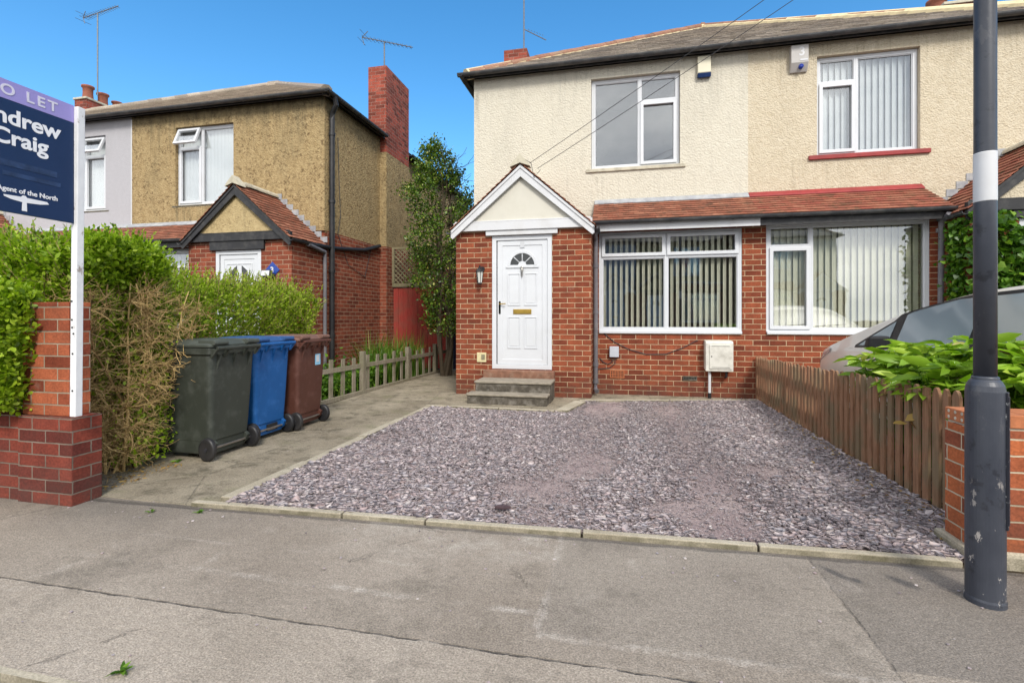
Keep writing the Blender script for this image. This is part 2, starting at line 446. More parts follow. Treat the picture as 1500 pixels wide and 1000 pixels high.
fr = k.n('ShaderNodeLayerWeight'); fr.inputs['Blend'].default_value = .5
fa = k.math('ADD', k.math('MULTIPLY', k.math('POWER', fr.outputs['Facing'], 3.5), .8), .125)
ms = k.n('ShaderNodeMixShader'); k.l(fa, ms.inputs[0]); k.l(tr.outputs[0], ms.inputs[1]); k.l(gl.outputs[0], ms.inputs[2])
k.l(ms.outputs[0], k.t.nodes['Material Output'].inputs['Surface']); M['glass'] = k.m
M['brass'] = plain('brass', (.55,.36,.08), .3, .15, 10, 0, .5, 1.0)
M['chrome'] = plain('tarnished_metal', (.35,.33,.30), .35, .2, 12, 0, .5, .9)
M['alu'] = plain('aerial_aluminium', (.16,.17,.18), .5, .2, 12, 0, .4, .5)
M['pot'] = plain('terracotta', (.27,.095,.06), .85, .2, 7, .2, dirt=(.12,.08,.06), dirt_amt=.5)
M['wire'] = plain('black_cable', (.05,.05,.055), .6, .1)
# ------------------------------------------------------------------ ground, road, pavement
def ground_mats():
    k = NM('road_asphalt', .9, .2)
    c = k.mix(k.rng(k.noise(3, 6), .3, .7), (.07,.068,.066), (.11,.105,.10)); k.color(c); k.bump(k.noise(180, 3), .6, .006); M['road'] = k.m
    # worn pavement asphalt: kerbside strip, trench patches, cracks
    k = NM('pavement_asphalt', .92, .2)
    sep = k.n('ShaderNodeSeparateXYZ'); k.l(k.tc.outputs['Object'], sep.inputs[0])
    X, Y = sep.outputs['X'], sep.outputs['Y']
    wig = k.math('ADD', k.math('MULTIPLY', k.math('SUBTRACT', k.noise(5, 5, .6), .5), .045), k.math('MULTIPLY', k.math('SUBTRACT', k.noise(45, 3), .5), .012))
    Yw = k.math('ADD', Y, wig); Xw = k.math('ADD', X, wig)
    def line(v, at, wd): return k.rng(k.math('ABSOLUTE', k.math('SUBTRACT', v, at)), wd*.4, wd, 1, 0)
    def less(v, at, s=.004): return k.rng(v, at - s, at + s, 1, 0)
    def more(v, at, s=.004): return k.rng(v, at - s, at + s, 0, 1)
    base = k.mix(k.rng(k.noise(1.1, 7, .65), .3, .7), (.24,.20,.16), (.365,.31,.255))
    base = k.mix(k.rng(k.noise(.5, 4), .45, .7, 0, .5), base, (.44,.38,.315))
    strip = k.mix(k.rng(k.noise(1.3, 6, .6), .3, .7), (.32,.27,.218), (.45,.385,.317))
    base = k.mix(less(Yw, 1.79), base, strip)
    # darker margin towards the hedge and pier
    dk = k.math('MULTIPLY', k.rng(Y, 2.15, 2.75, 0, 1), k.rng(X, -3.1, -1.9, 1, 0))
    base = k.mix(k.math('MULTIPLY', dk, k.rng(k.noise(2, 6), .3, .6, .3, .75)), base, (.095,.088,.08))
    patch = k.math('MULTIPLY', k.math('MULTIPLY', more(Xw, -.33), less(Xw, .95)), more(Yw, 1.93))
    base = k.mix(k.math('MULTIPLY', patch, .75), base, k.mix(k.rng(k.noise(1.5, 5), .3, .7), (.25,.215,.18), (.34,.295,.245)))
    p2 = k.math('MULTIPLY', more(Xw, .95), more(Yw, 2.0))
    base = k.mix(k.math('MULTIPLY', p2, .6), base, (.18,.16,.14))
    brk = k.math('MULTIPLY', k.rng(k.noise(2.6, 3), .40, .62), k.rng(k.noise(26, 5, .7), .38, .56))
    brk2 = k.math('MULTIPLY', k.rng(k.noise(1.9, 3), .42, .62), k.rng(k.noise(31, 5, .7), .40, .58))
    left = less(X, -.30)
    pale = k.math('MULTIPLY', k.math('ADD', k.math('MULTIPLY', line(Yw, 2.06, .028), brk), k.math('MULTIPLY', line(Yw, 2.33, .018), brk2)), k.math('MULTIPLY', left, more(X, -2.6, .5)))
    pale = k.math('MAXIMUM', pale, k.math('MULTIPLY', k.math('MULTIPLY', line(Yw, 1.925, .030), more(X, -.33)), brk))
    pale = k.math('MAXIMUM', pale, k.math('MULTIPLY', k.math('MULTIPLY', line(Xw, -.33, .026), more(Y, 1.95)), brk2))
    base = k.mix(k.math('MULTIPLY', pale, .62), base, (.58,.52,.46))
    # white bloom beside the kerb stones
    bl = k.math('MULTIPLY', k.math('MULTIPLY', k.rng(Y, 2.3, 2.6), k.rng(X, -1.9, -1.2)), less(X, -.33, .05))
    base = k.mix(k.math('MULTIPLY', bl, k.rng(k.noise(6, 7, .7), .42, .66, 0, .6)), base, (.48,.43,.37))
    cr = k.math('MULTIPLY', line(Yw, 1.79, .007), k.rng(k.noise(5, 6, .7), .40, .56, .1, .9))
    cr2 = k.math('MULTIPLY', line(Xw, .95, .007), more(Y, 1.9))
    crk = k.math('MAXIMUM', cr, k.math('MULTIPLY', cr2, k.rng(k.noise(6,6,.7), .4, .6, 0, .5)))
    # dark lines of the soft joint at the kerb
    crk = k.math('MAXIMUM', crk, k.math('MULTIPLY', line(k.math('SUBTRACT', Yw, k.math('MULTIPLY', X, .036)), 2.825, .035), .6))
    base = k.mix(k.math('MULTIPLY', crk, .8), base, (.045,.04,.035))
    base = k.mix(k.rng(k.noise(1.7, 8, .75), .52, .66, 0, .6), base, (.15,.13,.105))
    base = k.mix(k.rng(k.noise(3.1, 8, .75, dist=.6), .58, .72, 0, .45), base, (.52,.46,.40))
    for (ppx, ppy, ra, rb, sk) in ((1226, 840, .030, .07, .7), (1322, 852, .04, .06, .5), (1255, 850, .02, .03, .3)):
        ex_, ey_ = on_z(ppx, ppy, 0)
        dx_ = k.math('MULTIPLY', k.math('SUBTRACT', k.math('ADD', X, k.math('MULTIPLY', k.math('SUBTRACT', Y, ey_), sk)), ex_), 1/ra); dy_ = k.math('MULTIPLY', k.math('SUBTRACT', Y, ey_), 1/rb)
        dd_ = k.math('ADD', k.math('ADD', k.math('MULTIPLY', dx_, dx_), k.math('MULTIPLY', dy_, dy_)), k.math('MULTIPLY', k.math('SUBTRACT', k.noise(30, 4), .5), 1.6))
        base = k.mix(k.rng(dd_, .2, 1.5, .7, 0), base, (.07,.068,.07))
    vc = k.voro(.55, 'DISTANCE_TO_EDGE')
    hc = k.math('MULTIPLY', k.rng(k.math('ADD', vc, k.math('MULTIPLY', k.math('SUBTRACT', k.noise(7, 6, .75), .5), .10)), .0, .006, 1, 0), k.rng(k.noise(1.2, 3), .45, .55))
    base = k.mix(k.math('MULTIPLY', k.rng(k.math('ABSOLUTE', k.math('ADD', vc, k.math('MULTIPLY', k.math('SUBTRACT', k.noise(7, 6, .75), .5), .10))), .0, .006, .6, 0), k.rng(k.noise(1.2, 3), .48, .56)), base, (.07,.06,.05))
    grit = k.math('MULTIPLY', k.rng(k.noise(125, 4, .75), .36, .64, .62, 1.36), k.rng(k.noise(34, 5, .7), .35, .65, .86, 1.12))
    base = k.mix(1, base, grit, 'MULTIPLY')
    spots = k.rng(k.voro(70), .0, .16, 1, 0)
    base = k.mix(k.math('MULTIPLY', spots, k.rng(k.noise(20, 3), .5, .6)), base, (.06,.055,.05))
    k.color(base)
    h = k.math('ADD', k.math('MULTIPLY', k.noise(150, 4, .7), .7), k.math('MULTIPLY', k.noise(40, 4), .5))
    h = k.math('SUBTRACT', h, k.math('MULTIPLY', crk, 1.5))
    k.bump(h, 1.0, .010); M['pavement'] = k.m
    k = NM('path_concrete', .9, .2)
    c = k.mix(k.rng(k.noise(1.6, 7, .65), .3, .7), (.19,.158,.112), (.36,.31,.232))
    c = k.mix(k.rng(k.noise(4, 8, .78), .50, .64, 0, .8), c, (.09,.078,.055))
    c = k.mix(k.rng(k.noise(2.4, 5, .6), .55, .75, 0, .5), c, (.13,.14,.06))
    v = k.voro(0.9, 'DISTANCE_TO_EDGE')
    ck = k.rng(k.math('ADD', v, k.math('MULTIPLY', k.noise(9, 4), .03)), .014, .022, 1, 0)
    c = k.mix(k.math('MULTIPLY', ck, .35), c, (.05,.045,.035))
    c = k.mix(1, c, k.rng(k.noise(110, 4, .75), .36, .64, .68, 1.28), 'MULTIPLY')
    k.color(c); k.bump(k.math('SUBTRACT', k.noise(70, 5, .7), ck), .8, .008); M['path'] = k.m
    k = NM('soil', .95, .1)
    c = k.mix(k.rng(k.noise(9, 6), .3, .7), (.035,.026,.017), (.09,.07,.045)); k.color(c); k.bump(k.noise(30, 6), 1, .03); M['soil'] = k.m
    k = NM('edging_concrete', .9, .2)
    c = k.mix(k.rng(k.noise(3, 6), .3, .7), (.33,.285,.21), (.46,.41,.32))
    c = k.mix(k.rng(k.noise(9, 7, .7), .54, .72, 0, .7), c, (.13,.115,.075))
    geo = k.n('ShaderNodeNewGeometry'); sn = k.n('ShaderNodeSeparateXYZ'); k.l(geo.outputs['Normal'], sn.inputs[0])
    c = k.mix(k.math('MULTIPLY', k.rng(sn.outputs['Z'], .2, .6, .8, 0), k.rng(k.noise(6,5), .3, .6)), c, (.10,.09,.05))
    c = k.mix(1, c, k.rng(k.noise(130, 3), .35, .65, .8, 1.15), 'MULTIPLY')
    k.color(c); k.bump(k.noise(80, 5), .6, .006); M['edging'] = k.m
    k = NM('gravel_base', .95, .15)
    c = k.mix(k.rng(k.noise(2.5, 6, .6), .3, .7), (.30,.225,.22), (.45,.36,.34))
    c = k.mix(k.rng(k.noise(1.2, 5, .6), .55, .7, 0, .7), c, (.56,.45,.40))
    c = k.mix(1, c, k.rng(k.noise(160, 4, .7), .35, .65, .55, 1.35), 'MULTIPLY'); k.color(c); k.bump(k.noise(110, 5, .7), 1, .012); M['gravel_base'] = k.m
    k = NM('slate_chips', .7, .3)
    c = k.ramp(k.island(), [(0,(.15,.125,.13)),(.15,(.27,.23,.235)),(.35,(.38,.315,.315)),(.5,(.29,.265,.28)),(.65,(.44,.375,.37)),(.8,(.36,.275,.27)),(.95,(.56,.50,.48)),(1,(.18,.165,.18))])
    c = k.mix(1, c, k.rng(k.noise(60, 4), .3, .7, .82, 1.15), 'MULTIPLY')
    k.color(c); k.bump(k.noise(90, 3), .3, .003); M['chips'] = k.m
ground_mats()

def struct(name, mb, mat): return tag(mb.build(name, mat, fixn=True), kind='structure')
struct('ground', MB().box(-300, 300, -300, 300, -.6, -.13), M['soil'])
struct('road', MB().box(-60, 60, -7.5, 1.30, -.2, -.105), M['road'])
pv = MB()
pv.box(-60, -2.80, 1.33, 2.745, -.2, 0); pv.prism([(-2.80, 1.33), (60, 1.33), (60, 2.90), (1.68, 2.894), (-2.80, 2.733)], 'z', -.2, 0); pv.box(-60, 60, -9.6, -7.6, -.2, 0)
struct('pavement', pv, M['pavement'])
struct('soil_bed', MB().box(-40, 40, 2.75, 30, -.2, -.006), M['soil'])
pa = MB()
pa.hexa([(-4.30,2.745,-.15),(-2.655,2.745,-.15),(-2.655,16,-.15),(-4.30,16,-.15),
         (-4.12,2.745,.004),(-2.655,2.745,.004),(-2.655,16,.004),(-4.20,16,.004)])
pa.box(-2.655, -.72, 6.46, 7.9, -.15, .0042)
pa.prism([(-.72,6.75),(-.45,7.45),(2.05,8.05),(2.05,8.26),(-.72,8.26)], 'z', -.15, .0044)
struct('path', pa, M['path'])
struct('gutter_kerb', MB().box(-60, 60, 1.302, 1.328, -.2, .003), M['edging'])

# gravel forecourt
G0, G1 = 2.80, 6.40
gpoly = [(-2.56, 2.79), (1.98, 2.98), (1.98, 8.02), (-.50, 7.42), (-.76, 6.72), (-.76, 6.42), (-2.56, 6.42)]
gb = MB(); gb.prism(gpoly, 'z', -.1, .010)
struct('gravel_bed', gb, M['gravel_base'])
def inpoly(x, y, poly):
    ins = np.zeros(len(x), bool); n = len(poly)
    for i in range(n):
        x1, y1 = poly[i]; x2, y2 = poly[(i+1) % n]
        c = ((y1 > y) != (y2 > y)) & (x < (x2-x1)*(y-y1)/(y2-y1+1e-12)+x1)
        ins ^= c
    return ins
def wave(x, y):
    return (np.sin(x*1.7+.6*np.sin(y*1.3))+np.sin(y*1.9+1.2*np.sin(x*.9+1))+.6*np.sin(3.7*x+2.9*y)+.5*np.sin(5.3*x-4.1*y+1))/3.1
def chips():
    N = 95000
    x = rng.uniform(-2.56, 1.99, N); y = rng.uniform(2.79, 8.05, N)
    ok = inpoly(x, y, gpoly); x = x[ok]; y = y[ok]; N = len(x)
    q = wave(x, y)
    # worn wheel tracks: finer, flatter material
    fine = np.exp(-((x+.75-.08*y)/.28)**2) + np.exp(-((x-.62)/.30)**2)*.9
    for (ppx, ppy, sx_, sy_) in ((755, 712, .30, .16), (980, 742, .34, .13), (1130, 690, .3, .3), (1060, 770, .22, .12), (880, 600, .35, .35), (880, 680, .2, .35), (560, 640, .2, .3)):
        cx_, cy_ = on_z(ppx, ppy, .02)
        fine = fine*.97 + 1.0*np.exp(-((x-cx_)/sx_)**2 - ((y-cy_)/sy_)**2)
    fine = np.clip(fine*.95 + .35*q, 0, 1)
    keep = rng.random(N) > .86*fine**1.4
    x, y, q, fine = x[keep], y[keep], q[keep], fine[keep]; N = len(x)
    s = rng.lognormal(math.log(.0145), .42, N) * (1.2 - .62*fine)
    edge = np.clip((1.2 - np.minimum(np.abs(x+2.56), np.abs(x-1.98)))/1.2, 0, 1)
    s *= 1 + .45*edge
    s = np.clip(s, .005, .038)
    n2 = 42000; x2 = rng.uniform(-2.56, 1.98, n2); y2 = rng.uniform(2.79, 6.6, n2); ok2 = inpoly(x2, y2, gpoly); x2, y2 = x2[ok2], y2[ok2]; n2 = len(x2)
    x = np.concatenate([x, x2]); y = np.concatenate([y, y2]); q = np.concatenate([q, np.zeros(n2)-.3]); fine = np.concatenate([fine, np.ones(n2)*.6])
    edge = np.concatenate([edge, np.zeros(n2)]); s = np.concatenate([s, rng.uniform(.0035, .0085, n2)]); N = len(x)
    K = 5
    a = (np.arange(K)[None]/K + rng.uniform(-.085, .085, (N, K))) * 2*np.pi
    rr = rng.uniform(.55, 1.2, (N, K))
    el = rng.uniform(.4, .95, (N, 1))
    lx = np.cos(a)*rr*s[:, None]; ly = np.sin(a)*rr*s[:, None]*el
    th = (rng.uniform(.07, .2, N) * s)[:, None]
    V = np.empty((N, 2*K, 3))
    V[:, :K, 0] = lx; V[:, :K, 1] = ly; V[:, :K, 2] = th
    V[:, K:, 0] = lx*1.08; V[:, K:, 1] = ly*1.08; V[:, K:, 2] = -th
    rz = rng.uniform(0, 2*np.pi, N); tl = np.abs(rng.normal(0, .2, N))*(1.25-fine); td = rng.uniform(0, 2*np.pi, N)
    c, sn = np.cos(rz)[:, None], np.sin(rz)[:, None]
    X = V[..., 0]*c - V[..., 1]*sn; Y = V[..., 0]*sn + V[..., 1]*c; Z = V[..., 2].copy()
    Z += (X*np.cos(td)[:, None] + Y*np.sin(td)[:, None]) * np.tan(np.clip(tl, 0, .8))[:, None]
    z0 = .012 + rng.uniform(0, .015, N) + .007*q + .007*edge
    V = np.stack([X + x[:, None], Y + y[:, None], Z + z0[:, None]], -1)
    o = (np.arange(N)*2*K)[:, None]
    top = np.arange(K)[None] + o
    side = np.stack([np.array([k, K+k, K+(k+1) % K, (k+1) % K]) for k in range(K)])[None] + o[..., None]
    ob = bulk('slate_chippings', V.reshape(-1, 3), [top, side.reshape(-1, 4)[:, ::-1]], M['chips'])
    tag(ob, 'loose plum grey slate chippings covering the forecourt', 'gravel', kind='stuff')
chips()
# loose bits scattered outside the bed
def bits():
    mb = MB()
    for i in range(170):
        x = random.uniform(-4.1, 1.6); y = random.choice([random.uniform(2.5, 2.74), random.uniform(1.4, 2.7), random.uniform(3, 7.5)])
        if y > 2.75 and x > -2.7: continue
        s = random.uniform(.003, .009); a = random.uniform(0, 6.3)
        pts = [(x+math.cos(a+k*1.5)*s*random.uniform(.7, 1.3), y+math.sin(a+k*1.5)*s*random.uniform(.7, 1.3)) for k in range(4)]
        mb.prism(pts, 'z', .003, .003+s*.5)
    tag(mb.build('grit', M['chips']), 'scattered grit and stone crumbs on the pavement and path', 'grit', kind='stuff')
bits()

# concrete edging stones
def edging(pts4, z, label, n=0):
    o = MB().prism(pts4, 'z', -.1, z).build('edging_stone', M['edging'], bevel=.006)
    tag(o, label, 'edging stone', 'concrete edging stones round the gravel')
xs = [-2.80, -1.71, -1.16, -.22, .72, 1.68]
lab = ['edging stone at the front left corner of the gravel, by the foot of the path',
       'short front edging stone, second from the left along the pavement',
       'front edging stone between the short one and the middle of the forecourt',
       'front edging stone on the pavement line right of the forecourt middle',
       'front edging stone running up to the base of the lamp post']
def fy(x): return 2.735 + (x + 2.8) * .036
for i in range(5):
    a, b = xs[i] + .006, xs[i+1] - .006
    j = random.uniform(-.004, .004)
    edging([(a, fy(a)+j), (b, fy(b)-j), (b, fy(b)+.05-j), (a, fy(a)+.05+j)], .030 + random.uniform(-.003, .003), lab[i])
ys = [2.84, 3.72, 4.62, 5.52, 6.42]
lab = ['side edging stone nearest the pavement, between path and gravel', 'second side edging stone from the pavement, beside the green bin',
       'third side edging stone from the pavement, between path and gravel', 'farthest side edging stone, ending at the paving before the steps']
for i in range(4):
    a, b = ys[i] + .006, ys[i+1] - .006; j = (-.012, .01, -.006, .006)[i]
    edging([(-2.655+j, a), (-2.565+j, a), (-2.565+j*.3, b), (-2.655+j*.3, b)], (.036, .032, .037, .032)[i], lab[i])
edging([(-2.66, 6.43), (-1.62, 6.43), (-1.62, 6.49), (-2.66, 6.49)], .042, 'edging stone on the left below the front steps')
edging([(-1.608, 6.43), (-.86, 6.43), (-.86, 6.49), (-1.608, 6.49)], .040, 'edging stone in front of the door steps, right of a joint')
edging([(-.85, 6.43), (-.68, 6.43), (-.50, 7.18), (-.66, 7.24)], .050, 'broad pale slanting edging stone beside the right end of the steps')
edging([(-.60, 7.33), (.7, 7.63), (.7, 7.69), (-.62, 7.39)], .040, 'thin edging stone below the downpipe, along the house foot')
edging([(.71, 7.635), (2.0, 7.93), (2.0, 7.99), (.71, 7.695)], .040, 'thin edging stone below the meter box, along the house foot')

# ------------------------------------------------------------------ houses
def lerp(a, b, t): return a + (b - a) * t
def tile_slope(mb, P0, P1, Q0, Q1, course, tw, th, gap=.004, jit=.003, seed=1):
    rd = random.Random(seed)
    P0, P1, Q0, Q1 = map(Vector, (P0, P1, Q0, Q1))
    e = (P1 - P0).normalized()
    up = (Q0 - P0); up = up - e * up.dot(e); L = up.length; up.normalize()
    nrm = e.cross(up)
    if nrm.z < 0: nrm = -nrm
    n = max(1, round(L / course)); W = (P1 - P0).length
    la = (Q0 - P0).dot(e); lb = (Q1 - P0).dot(e)
    for i in range(n):
        t0 = i / n; t1 = (i + 1) / n; t1b = min(1, t1 + .12 / n)
        a0, a1 = la * t0, la * t1b; b0, b1 = lerp(W, lb, t0), lerp(W, lb, t1b)
        c = math.floor(min(a0, a1) / tw) * tw - (tw / 2 if i % 2 else 0) - tw
        while c < max(b0, b1):
            l, r = c + gap / 2, c + tw - gap / 2; c += tw
            bl, br = max(l, a0), min(r, b0); tl, tr = max(l, a1), min(r, b1)
            if br - bl < .004 and tr - tl < .004: continue
            if br < bl: bl = br = (tl if bl > tl else tr) if False else max(min(bl, b0), a0)
            if tr < tl: tl = tr = max(min((l if a1 < l else tl), b1), min(a1, b1))
            d = rd.uniform(-jit, jit) * 2; lift = th * 1.9 + rd.uniform(0, jit); y0 = t0 * L + d
            def pt(s, u, h): return P0 + e * s + up * u + nrm * h
            A, B, C, D = pt(bl, y0, lift), pt(br, y0, lift + rd.uniform(-jit, jit) * .5), pt(tr, t1b * L, th * .6), pt(tl, t1b * L, th * .6)
            E, F = pt(bl, y0, lift - th), pt(br, y0, lift - th)
            G, H = pt(tr, t1b * L, -.002), pt(tl, t1b * L, -.002)
            mb.quad(A, B, C, D); mb.quad(E, F, B, A); mb.quad(E, A, D, H); mb.quad(F, G, C, B)
def ridge_run(mb, A, B, r=.11, L=.33, mort=None):
    A, B = Vector(A), Vector(B); d = (B - A); n = max(1, round(d.length / L)); d.normalize()
    side = d.cross(Vector((0, 0, 1))).normalized(); up = side.cross(d)
    tot = (B - A).length
    for i in range(n):
        s0 = i * tot / n + .004; s1 = (i + 1) * tot / n + .02; j = random.uniform(-.006, .006)
        ring = []
        for s, rr in ((s0, r * 1.0), (s1, r * .96)):
            ring.append([A + d*s + side*math.cos(t)*rr + up*(math.sin(t)*rr*.85 + j) for t in np.linspace(-.25, math.pi+.25, 9)])
        n0 = len(mb.v); mb.v += [tuple(p) for q in ring for p in q]
        for k in range(8): mb.f.append((n0+k, n0+k+1, n0+9+k+1, n0+9+k))
        mb.f.append(tuple(n0+k for k in range(9))); mb.f.append(tuple(n0+9+k for k in range(9)))

def window(parent, x0, x1, z0, z1, y, cells, blind=None, sill=None, name='window', louvre=.0, openlight=None):
    """cells: (u0,u1,v0,v1,opening) as fractions of the window, v upwards"""
    W, H = x1 - x0, z1 - z0
    fm = MB(); fm.ring(x0, x1, z0, z1, .035, y, y + .07)
    xi0, xi1, zi0, zi1 = x0 + .035, x1 - .035, z0 + .035, z1 - .035
    panes = []; lights = []
    for (u0, u1, v0, v1, op) in cells:
        a, b = lerp(xi0, xi1, u0), lerp(xi0, xi1, u1); c, d = lerp(zi0, zi1, v0), lerp(zi0, zi1, v1)
        fm.ring(a, b, c, d, .026, y + .002, y + .068)
        if op == 2:
            lights.append((a, b, c, d)); continue
        if op:
            q = .012; fm.ring(a + q, b - q, c + q, d - q, .052, y - .022, y + .03)
            g = .060
        else:
            fm.ring(a + .0262, b - .0262, c + .0262, d - .0262, .012, y + .012, y + .05)
            g = .036
        panes.append((a + g, b - g, c + g, d - g))
    w_ = fm.build(name, M['upvc'], parent, bevel=.003, fixn=True)
    gk = MB()
    for (a, b, c, d) in panes: gk.ring(a - .004, b + .004, c - .004, d + .004, .009, y + .022, y + .029)
    gk.build('gasket', M['black'], w_)
    for (a, b, c, d) in panes:
        MB().box(a, b, y + .030, y + .036, c, d).build('pane', M['glass'], w_)
    for (a, b, c, d) in lights:       # top-hung light pushed outwards
        s = MB().ring(a + .01, b - .01, c, d - .01, .05, y - .045, y)
        o = s.build('opening_light', M['upvc'], w_, bevel=.003)
        g = MB().box(a + .058, b - .058, y - .02, y - .014, c + .048, d - .058).build('pane', M['glass'], w_)
        for ob in (o, g):
            for v in ob.data.vertices:
                p = v.co + origin(w_); dz = d - .01 - p.z; dy = p.y - y
                an = R(22); ny = y - .01 + dy*math.cos(an) - dz*math.sin(an); nz = (d - .01) - dz*math.cos(an) - dy*math.sin(an)
                v.co = Vector((p.x, ny, nz)) - origin(w_)
    if sill:
        e, drop, prj = sill[1]
        ss = MB()
        n = 10
        for i in range(1):
            ss.box(x0 - e, x1 + e, y - prj, y + .01, z0 - drop, z0 - .003)
        ss.build('sill', M[sill[0]], w_, bevel=.006)
    else:
        MB().box(x0 + .004, x1 - .004, y - .05, y - .002, z0 - .03, z0 + .012).build('sill', M['upvc'], w_, bevel=.004)
    if blind:
        m = MB(); s = .089; x = x0 + .05; a = R(blind[1])
        while x < x1 - .04:
            hw = s * (blind[2] if len(blind) > 2 else .52); cx = x + s/2; dd = random.uniform(-.05, .05)
            dx, dy = math.cos(a + dd)*hw, math.sin(a + dd)*hw; yb = y + .105
            m.quad((cx-dx, yb-dy, z0+.05), (cx-dx*.2, yb-dy*.2+.006, z0+.05), (cx-dx*.2, yb-dy*.2+.006, z1-.02), (cx-dx, yb-dy, z1-.02))
            m.quad((cx-dx*.2, yb-dy*.2+.006, z0+.05), (cx+dx, yb+dy, z0+.05), (cx+dx, yb+dy, z1-.02), (cx-dx*.2, yb-dy*.2+.006, z1-.02))
            x += s
        m.build('blind', M[blind[0]], w_, fixn=False)
    return w_

def white_door(parent, x0, x1, z0, z1, y, style='fan'):
    d = MB().ring(x0, x1, z0, z1, .07, y - .012, y + .07); 
    dr = d.build('door', M['upvc'], parent, bevel=.004)
    a, b, c, e = x0 + .072, x1 - .072, z0 + .072, z1 - .072
    lf = MB().box(a + .012, b, y + .018, y + .06, c, e)
    lf.ring(a + .012, b, c, e, .085, y + .008, y + .02)
    lf.build('door_leaf', M['upvc'], dr, bevel=.004)
    MB().box(a, a + .011, y + .016, y + .05, c, e).build('gasket', M['black'], dr)
    cx = (a + b) / 2 + .006; W = b - a; H = e - c
    yy = y + .018
    if style == 'fan':
        pm = MB()
        def panel(p0, p1, q0, q1):
            pm.ring(p0, p1, q0, q1, .018, yy - .010, yy + .004)
            pm.box(p0 + .035, p1 - .035, yy - .006, yy + .004, q0 + .035, q1 - .035)
        for (q0, q1) in ((.13, .385), (.475, .735)):
            panel(cx - .245, cx - .03, c + H*q0, c + H*q1); panel(cx + .03, cx + .245, c + H*q0, c + H*q1)
        # fanlight: arch with four panes
        zc = c + H*.795; ro, ri = .245, .20
        n = 20
        for i in range(n):
            t0, t1 = math.pi*i/n, math.pi*(i+1)/n
            P = [(cx+ro*math.cos(t0), zc+ro*math.sin(t0)), (cx+ro*math.cos(t1), zc+ro*math.sin(t1)), (cx+ri*math.cos(t1), zc+ri*math.sin(t1)), (cx+ri*math.cos(t0), zc+ri*math.sin(t0))]
            pm.prism(P, 'y', yy - .014, yy + .004)
        pm.box(cx - .27, cx + .27, yy - .016, yy + .004, zc - .035, zc - .002)
        pm.build('moulding', M['upvc'], dr, bevel=.003)
        for q in range(4):
            t0, t1 = math.pi*q/4 + .05, math.pi*(q+1)/4 - .05
            P = [(cx+.07*math.cos((t0+t1)/2-.3), zc+.01+.07*math.sin((t0+t1)/2-.3)), ] + [(cx+.195*math.cos(t), zc+.008+.188*math.sin(t)) for t in np.linspace(t0, t1, 7)] + [(cx+.07*math.cos((t0+t1)/2+.3), zc+.01+.07*math.sin((t0+t1)/2+.3))]
            MB().prism(P, 'y', yy - .006, yy + .002).build('fanlight_pane', M['door_glass'], dr)
        lp = MB().box(cx - .15, cx + .15, yy - .008, yy + .002, c + H*.405, c + H*.445)
        lp.box(cx - .125, cx + .125, yy - .018, yy - .008, c + H*.41, c + H*.436)
        lp.build('letter_plate', M['brass'], dr, bevel=.003)
        kn = MB().tube([(cx, yy - .02, zc - .01), (cx, yy - .03, zc - .07), (cx, yy - .03, zc - .12), (cx, yy - .02, zc - .19)], [.006, .022, .013, .006], 10)
        kn.lathe([(.02, -.012), (.026, -.006), (.012, .012)], (cx, yy - .02, zc - .035), 12, 'y')
        kn.build('knocker', M['chrome'], dr, smooth=True)
        MB().box(cx - .035, cx + .035, yy - .0125, yy + .002, e - .125, e - .02).build('top_plate', M['pale_plate'], dr)
    else:
        pm = MB()
        zz = e - .42
        pm.ring(a + .13, b - .13, c + .2, e - .16, .02, yy - .01, yy + .004)
        for s in (-1, 1):
            P = [(cx + s*.05, zz), (cx + s*.17, zz), (cx + s*.17, zz + .12), (cx + s*.05, zz + .22)]
            pm2 = MB().prism(P, 'y', yy - .006, yy + .004); pm2.build('door_pane', M['door_glass'], dr)
            P2 = [(cx + s*.035, zz - .02), (cx + s*.19, zz - .02), (cx + s*.19, zz + .14), (cx + s*.035, zz + .25)]
            pm.prism(P2, 'y', yy - .004, yy + .004)
        pm.build('moulding', M['upvc'], dr, bevel=.003)
        MB().box(cx - .11, cx + .11, yy - .008, yy + .002, c + .9, c + .95).build('letter_plate', M['brass'], dr, bevel=.003)
    hx = a + .05
    h = MB().box(hx - .018, hx + .018, yy - .010, yy + .002, c + H*.405, c + H*.51)
    h.tube([(hx, yy - .008, c + H*.487), (hx, yy - .045, c + H*.487), (hx + .11, yy - .05, c + H*.49)], .009, 8)
    h.build('handle', M['brass'], dr, bevel=.002)
    return dr
M['door_glass'] = plain('dark_door_glass', (.02,.022,.022), .08, .2, 5, 0, .6)
M['pale_plate'] = plain('pale_grey_plate', (.52,.53,.55), .4, .05, 3)

